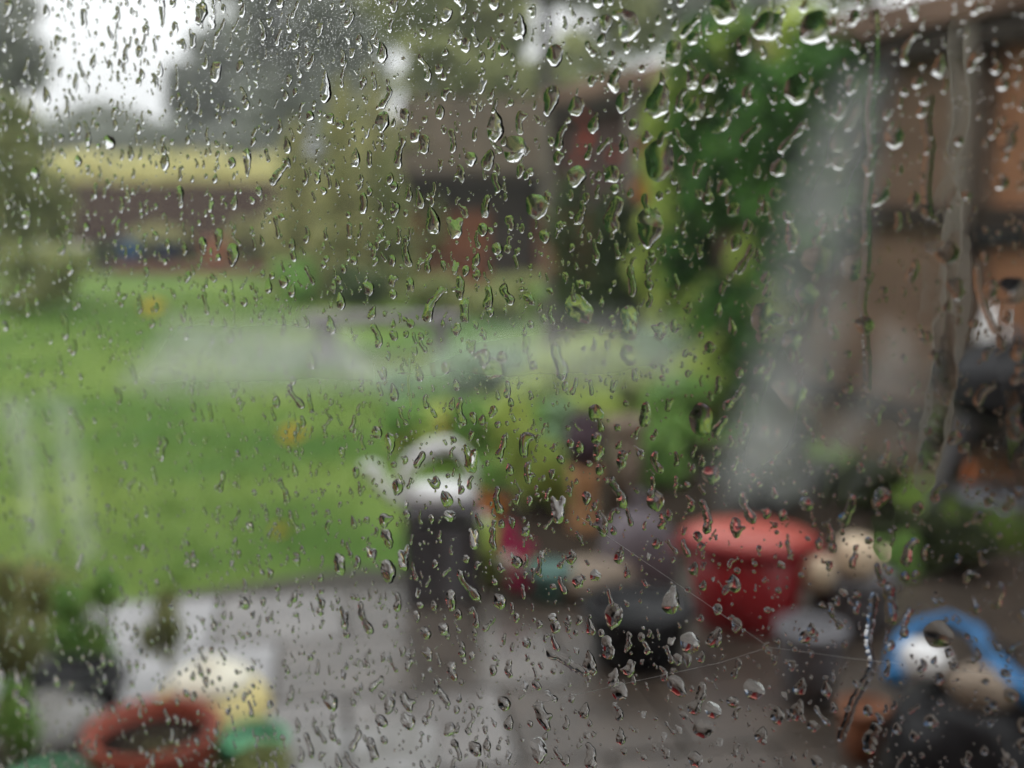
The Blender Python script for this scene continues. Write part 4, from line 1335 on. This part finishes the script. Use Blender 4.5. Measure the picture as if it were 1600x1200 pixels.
# a stock of other shapes, used at many sizes
STOCK = []
KINDS = ['round'] * 4 + ['tear'] * 4 + ['tip'] * 4 + ['run'] * 8 + ['hook'] * 4 + ['fork'] * 3 + ['lump'] * 3
for k in range(180):
    kind = KINDS[k % len(KINDS)]
    asp = {'round': random.uniform(1, 1.5), 'tear': random.uniform(1.6, 3.0), 'tip': random.uniform(1.5, 2.6), 'run': random.uniform(2, 4.2),
           'hook': random.uniform(1.6, 2.6), 'fork': random.uniform(1.2, 2), 'lump': random.uniform(.8, 1.4)}[kind]
    STOCK.append((kind, asp, drop_arrays(balls_for(kind, 10, 10 * asp, random.gauss(.08, .22)), cells=9, hk=random.uniform(.42, .58), rough=random.choice((.0, .06, .10, .15)))))
ROUND = [s_ for s_ in STOCK if s_[0] in ('round', 'lump')]
DENS = [[480, 300, 130, 90], [380, 320, 160, 90], [230, 310, 180, 120], [400, 300, 180, 120]]
WID = [[5.4, 6.0, 8.0, 7.5], [5.0, 6.2, 8.0, 7.5], [4.4, 5.6, 7.6, 7.5], [5.4, 6.4, 7.8, 7.8]]
def cellv(tab, px, py):
    fx, fy = min(2.999, max(0, px / 400 - .5)), min(2.999, max(0, py / 300 - .5))
    i, j = int(fx), int(fy)
    u, v = fx - i, fy - j
    return (tab[j][i] * (1 - u) + tab[j][i + 1] * u) * (1 - v) + (tab[j + 1][i] * (1 - u) + tab[j + 1][i + 1] * u) * v
n_ran = 0
grid = {}
def free(px, py, r):
    for (a_, b_, c_) in grid.get((int(px // 60), int(py // 60)), ()):
        if (a_ - px) ** 2 + (b_ - py) ** 2 < (r + c_) ** 2: return False
    return True
def put(px, py, r):
    for i in (-1, 0, 1):
        for j in (-1, 0, 1):
            grid.setdefault((int(px // 60) + i, int(py // 60) + j), []).append((px, py, r))
for q in taken: put(*q)
X0, X1, Y0, Y1 = -420, 2000, -330, 1520
want = 0
cell_area = 400 * 300
tries = int((X1 - X0) * (Y1 - Y0) / cell_area * 760)
for _ in range(tries):
    px, py = random.uniform(X0, X1), random.uniform(Y0, Y1)
    inframe = -30 < px < 1630 and -30 < py < 1230
    if random.random() > cellv(DENS, px, py) / 760 * (1 if inframe else .7): continue
    w = cellv(WID, px, py) * random.lognormvariate(0, .38)
    kind, asp, arr = random.choice(STOCK)
    r = w * (.45 + .22 * asp)
    if not free(px, py, r * .75): continue
    put(px, py, r * .7)
    # drops sheltered lower on the left of the pane lie flatter
    add_drop(px, py, None, arr=arr, scale=w / 10)
# short fine drops packed between the larger ones
for _ in range(5200):
    px, py = random.uniform(-60, 1660), random.uniform(-60, 1260)
    if random.random() > (1.0 if px < 900 else .6): continue
    w = random.uniform(1.8, 4.2)
    kind, asp, arr = random.choice(STOCK)
    if not free(px, py, w * .6): continue
    put(px, py, w * .6)
    add_drop(px, py, None, arr=arr, scale=w / 10)
# fine specks between the drops
for _ in range(2600):
    px, py = random.uniform(-60, 1660), random.uniform(-60, 1260)
    w = random.uniform(1.2, 3.2) * (1 if px < 900 else 1.25)
    if not free(px, py, w * .6): continue
    add_drop(px, py, None, arr=random.choice(ROUND)[2], scale=w / 10)

drops.sort(key=lambda d: -(d[0] if (-20 < d[1] < 1620 and -20 < d[2] < 1220) else 0))
cache = {}
def to_local(d):
    area, px, py, v, l, s_, sc = d
    cx, cz = pane_xy(px, py)
    k = px_scale(px, py) * sc
    return v, l, s_, cx, cz, k
def flat(px, py):
    return float(np.interp(px, [0, 500, 1000, 1400], [1.1, 1.05, .85, .72]) * np.interp(py, [0, 300, 700, 1200], [1.0, .92, .85, .85]))
for d in drops[:300]:
    v, l, s_, cx, cz, k = to_local(d)
    idn = id(v)
    if idn not in cache:
        me = fast_mesh('raindrop', v * UNIT, l, s_)
        me.materials.append(M['water'])
        cache[idn] = me
    o = bpy.data.objects.new('raindrop', cache[idn])
    C.objects.link(o)
    o.parent = gp
    o.location = (cx, 0.0003, cz)
    o.scale = (k / UNIT, k / UNIT * flat(d[1], d[2]), k / UNIT)
V, Lp, Sz, nv = [], [], [], 0
for d in drops[300:]:
    v, l, s_, cx, cz, k = to_local(d)
    V.append(v * k * np.array([1, flat(d[1], d[2]), 1]) + np.array([cx, 0.0003, cz]))
    Lp.append(l + nv)
    Sz.append(s_)
    nv += len(v)
# the rest of the pane, beside and above the part the photo shows
COARSE = [drop_arrays(balls_for(kk, 10, 10 * aa, random.gauss(.08, .22)), cells=5, hk=.48, rough=.06) for kk, aa in
          [('round', 1.2), ('tear', 2.2), ('tip', 2), ('run', 3), ('run', 2.4), ('hook', 2), ('lump', 1.1), ('round', 1.4)] * 3]
fx0_, fz1_ = pane_xy(X0, Y0)
fx1_, fz0_ = pane_xy(X1, Y1)
for _ in range(4200):
    cx, cz = random.uniform(-PANE_W / 2 + .01, PANE_W / 2 - .01), random.uniform(-PANE_H / 2 + .01, PANE_H / 2 - .01)
    if fx0_ < cx < fx1_ and fz0_ < cz < fz1_: continue
    v, l, s_ = random.choice(COARSE)
    k = UNIT * random.uniform(.5, 1.1)
    V.append(v * k + np.array([cx, .0003, cz]))
    Lp.append(l + nv)
    Sz.append(s_)
    nv += len(v)
# mist of minute droplets clinging at the top of the pane
mv = []
ring = [(math.cos(a_) , math.sin(a_)) for a_ in np.linspace(0, 6.283, 6, endpoint=False)]
def speck(px, py, w):
    global nv
    cx, cz = pane_xy(px, py)
    r = w * px_scale(px, py) / 2
    v = [(cx + x * r, .0003, cz + z * r) for x, z in ring] + [(cx + x * r * .6, .0003 + r * .36, cz + z * r * .6) for x, z in ring] + [(cx, .0003 + r * .5, cz)]
    l, s_ = [], []
    for i in range(6):
        j = (i + 1) % 6
        l += [i, i + 6, j + 6, j]; s_.append(4)
        l += [i + 6, 12, j + 6]; s_.append(3)
    V.append(np.array(v)); Lp.append(np.array(l) + nv); Sz.append(np.array(s_))
    nv += 13
for _ in range(3200):
    px, py = random.gauss(515, 85), random.gauss(55, 48)
    speck(px, py, random.uniform(.7, 1.9))
for _ in range(500):
    px, py = random.gauss(370, 60), random.gauss(110, 60)
    speck(px, py, random.uniform(.7, 1.6))
for _ in range(1200):
    speck(random.uniform(300, 1300), random.uniform(-20, 1220), random.uniform(.8, 1.8))
me = fast_mesh('fine_raindrops', np.concatenate(V), np.concatenate(Lp), np.concatenate(Sz))
me.materials.append(M['water'])
o = bpy.data.objects.new('fine_raindrops', me)
C.objects.link(o)
o.parent = gp
o['kind'] = 'stuff'
print('drops', len(drops), 'tris~', sum(len(x) for x in Lp))

# reflections of the room, painted as pale film patches inside the glass
REFL_N = 0
def reflection_patch(poly_px, soft, strength, name='painted_reflection', step=7):
    global REFL_N
    REFL_N += 1
    P = np.array(poly_px, dtype=float)
    x0, y0 = P.min(0) - soft * 1.3
    x1, y1 = P.max(0) + soft * 1.3
    nx, ny = int((x1 - x0) / step) + 2, int((y1 - y0) / step) + 2
    gx, gy = np.meshgrid(x0 + np.arange(nx) * step, y0 + np.arange(ny) * step, indexing='ij')
    dmin = np.full(gx.shape, 1e9)
    ins = np.zeros(gx.shape, bool)
    for i in range(len(P)):
        a_, b_ = P[i - 1], P[i]
        e = b_ - a_
        tt = np.clip(((gx - a_[0]) * e[0] + (gy - a_[1]) * e[1]) / (e @ e), 0, 1)
        dmin = np.minimum(dmin, np.hypot(gx - a_[0] - tt * e[0], gy - a_[1] - tt * e[1]))
        c = ((b_[1] > gy) != (a_[1] > gy)) & (gx < (a_[0] - b_[0]) * (gy - b_[1]) / (a_[1] - b_[1] + 1e-9) + b_[0])
        ins ^= c
    sd_ = np.where(ins, dmin, -dmin)
    k = np.clip(sd_ / (2 * soft) + .5, 0, 1)
    k = k * k * (3 - 2 * k)
    loc = np.array([[(*pane_xy(gx[i, j], gy[i, j]),) for j in range(ny)] for i in range(nx)])
    verts = np.stack([loc[..., 0], np.full(gx.shape, -.0050 - .0003 * REFL_N), loc[..., 1]], -1).reshape(-1, 3)
    ii, jj = np.meshgrid(np.arange(nx - 1), np.arange(ny - 1), indexing='ij')
    q = np.stack([ii * ny + jj, (ii + 1) * ny + jj, (ii + 1) * ny + jj + 1, ii * ny + jj + 1], -1).reshape(-1, 4)
    kv = k.reshape(-1)
    q = q[kv[q].max(1) > .0008]
    used, inv = np.unique(q, return_inverse=True)
    me = fast_mesh(name, verts[used], inv.ravel(), np.full(len(q), 4))
    at_ = me.attributes.new('reflection', 'FLOAT', 'POINT')
    at_.data.foreach_set('value', (kv[used] * strength).astype(np.float32))
    me.materials.append(M['reflection'])
    o = bpy.data.objects.new(name, me)
    C.objects.link(o)
    o.parent = gp
    o['kind'] = 'stuff'
    return o
reflection_patch([(290, 500), (470, 500), (560, 520), (600, 560), (610, 595), (440, 598), (270, 605), (215, 590), (255, 550)], 38, .44)
reflection_patch([(560, 570), (680, 545), (760, 512), (900, 500), (1040, 505), (1075, 540), (1060, 580), (940, 590), (800, 595), (640, 605)], 46, .36)
reflection_patch([(1330, 120), (1388, 120), (1374, 260), (1345, 400), (1325, 500), (1300, 590), (1270, 690), (1225, 765), (1140, 775), (1130, 735), (1180, 600), (1212, 450), (1245, 300), (1290, 180)], 42, .27)
reflection_patch([(1240, 420), (1310, 420), (1300, 560), (1230, 700), (1170, 745), (1150, 730), (1200, 600)], 44, .12)
reflection_patch([(1392, 500), (1430, 520), (1415, 600), (1345, 690), (1270, 765), (1225, 765), (1290, 680), (1350, 600)], 30, .20)
reflection_patch([(30, 618), (72, 625), (82, 760), (100, 850), (70, 850), (52, 740), (20, 640)], 26, .24)
reflection_patch([(98, 612), (132, 625), (148, 730), (170, 850), (150, 870), (120, 760), (108, 680)], 26, .28)
reflection_patch([(1420, 520), (1470, 560), (1440, 700), (1380, 720), (1330, 760), (1400, 640)], 24, .12)

# spider thread across the lower glass
th = empty('spider_thread', tuple(P0), -ALPHA, 'fine pale spider thread stretched across the lower right of the glass', 'thread')
def thread_pts(pp, off):
    return [(pane_xy(*q)[0], off, pane_xy(*q)[1]) for q in pp]
MB().tube(thread_pts([(905, 812), (1000, 878), (1100, 946), (1199, 1015)], .002), .00006, 5).build('strand', 'silk', th)
MB().tube(thread_pts([(1199, 1015), (1330, 1033), (1460, 1047), (1640, 1070)], .002), .00006, 5).build('strand', 'silk', th)
MB().tube(thread_pts([(1199, 1015), (1120, 1040), (1000, 1066), (840, 1102)], .002), .00006, 5).build('strand', 'silk', th)

# rain-laden air: far trees pale into it
hz = MB().box((0, 110, 7.75), (330, 300, 17.5))
o = hz.build('haze', 'lawn')
hm = bpy.data.materials.new('rain_haze')
hm.use_nodes = True
hm.node_tree.nodes.clear()
ho = hm.node_tree.nodes.new('ShaderNodeOutputMaterial')
hv = hm.node_tree.nodes.new('ShaderNodeVolumePrincipled')
hv.inputs['Color'].default_value = (0.93, 0.95, 0.97, 1)
hv.inputs['Density'].default_value = 0.0021
hm.node_tree.links.new(hv.outputs[0], ho.inputs['Volume'])
o.data.materials.clear()
o.data.materials.append(hm)
o['kind'] = 'stuff'
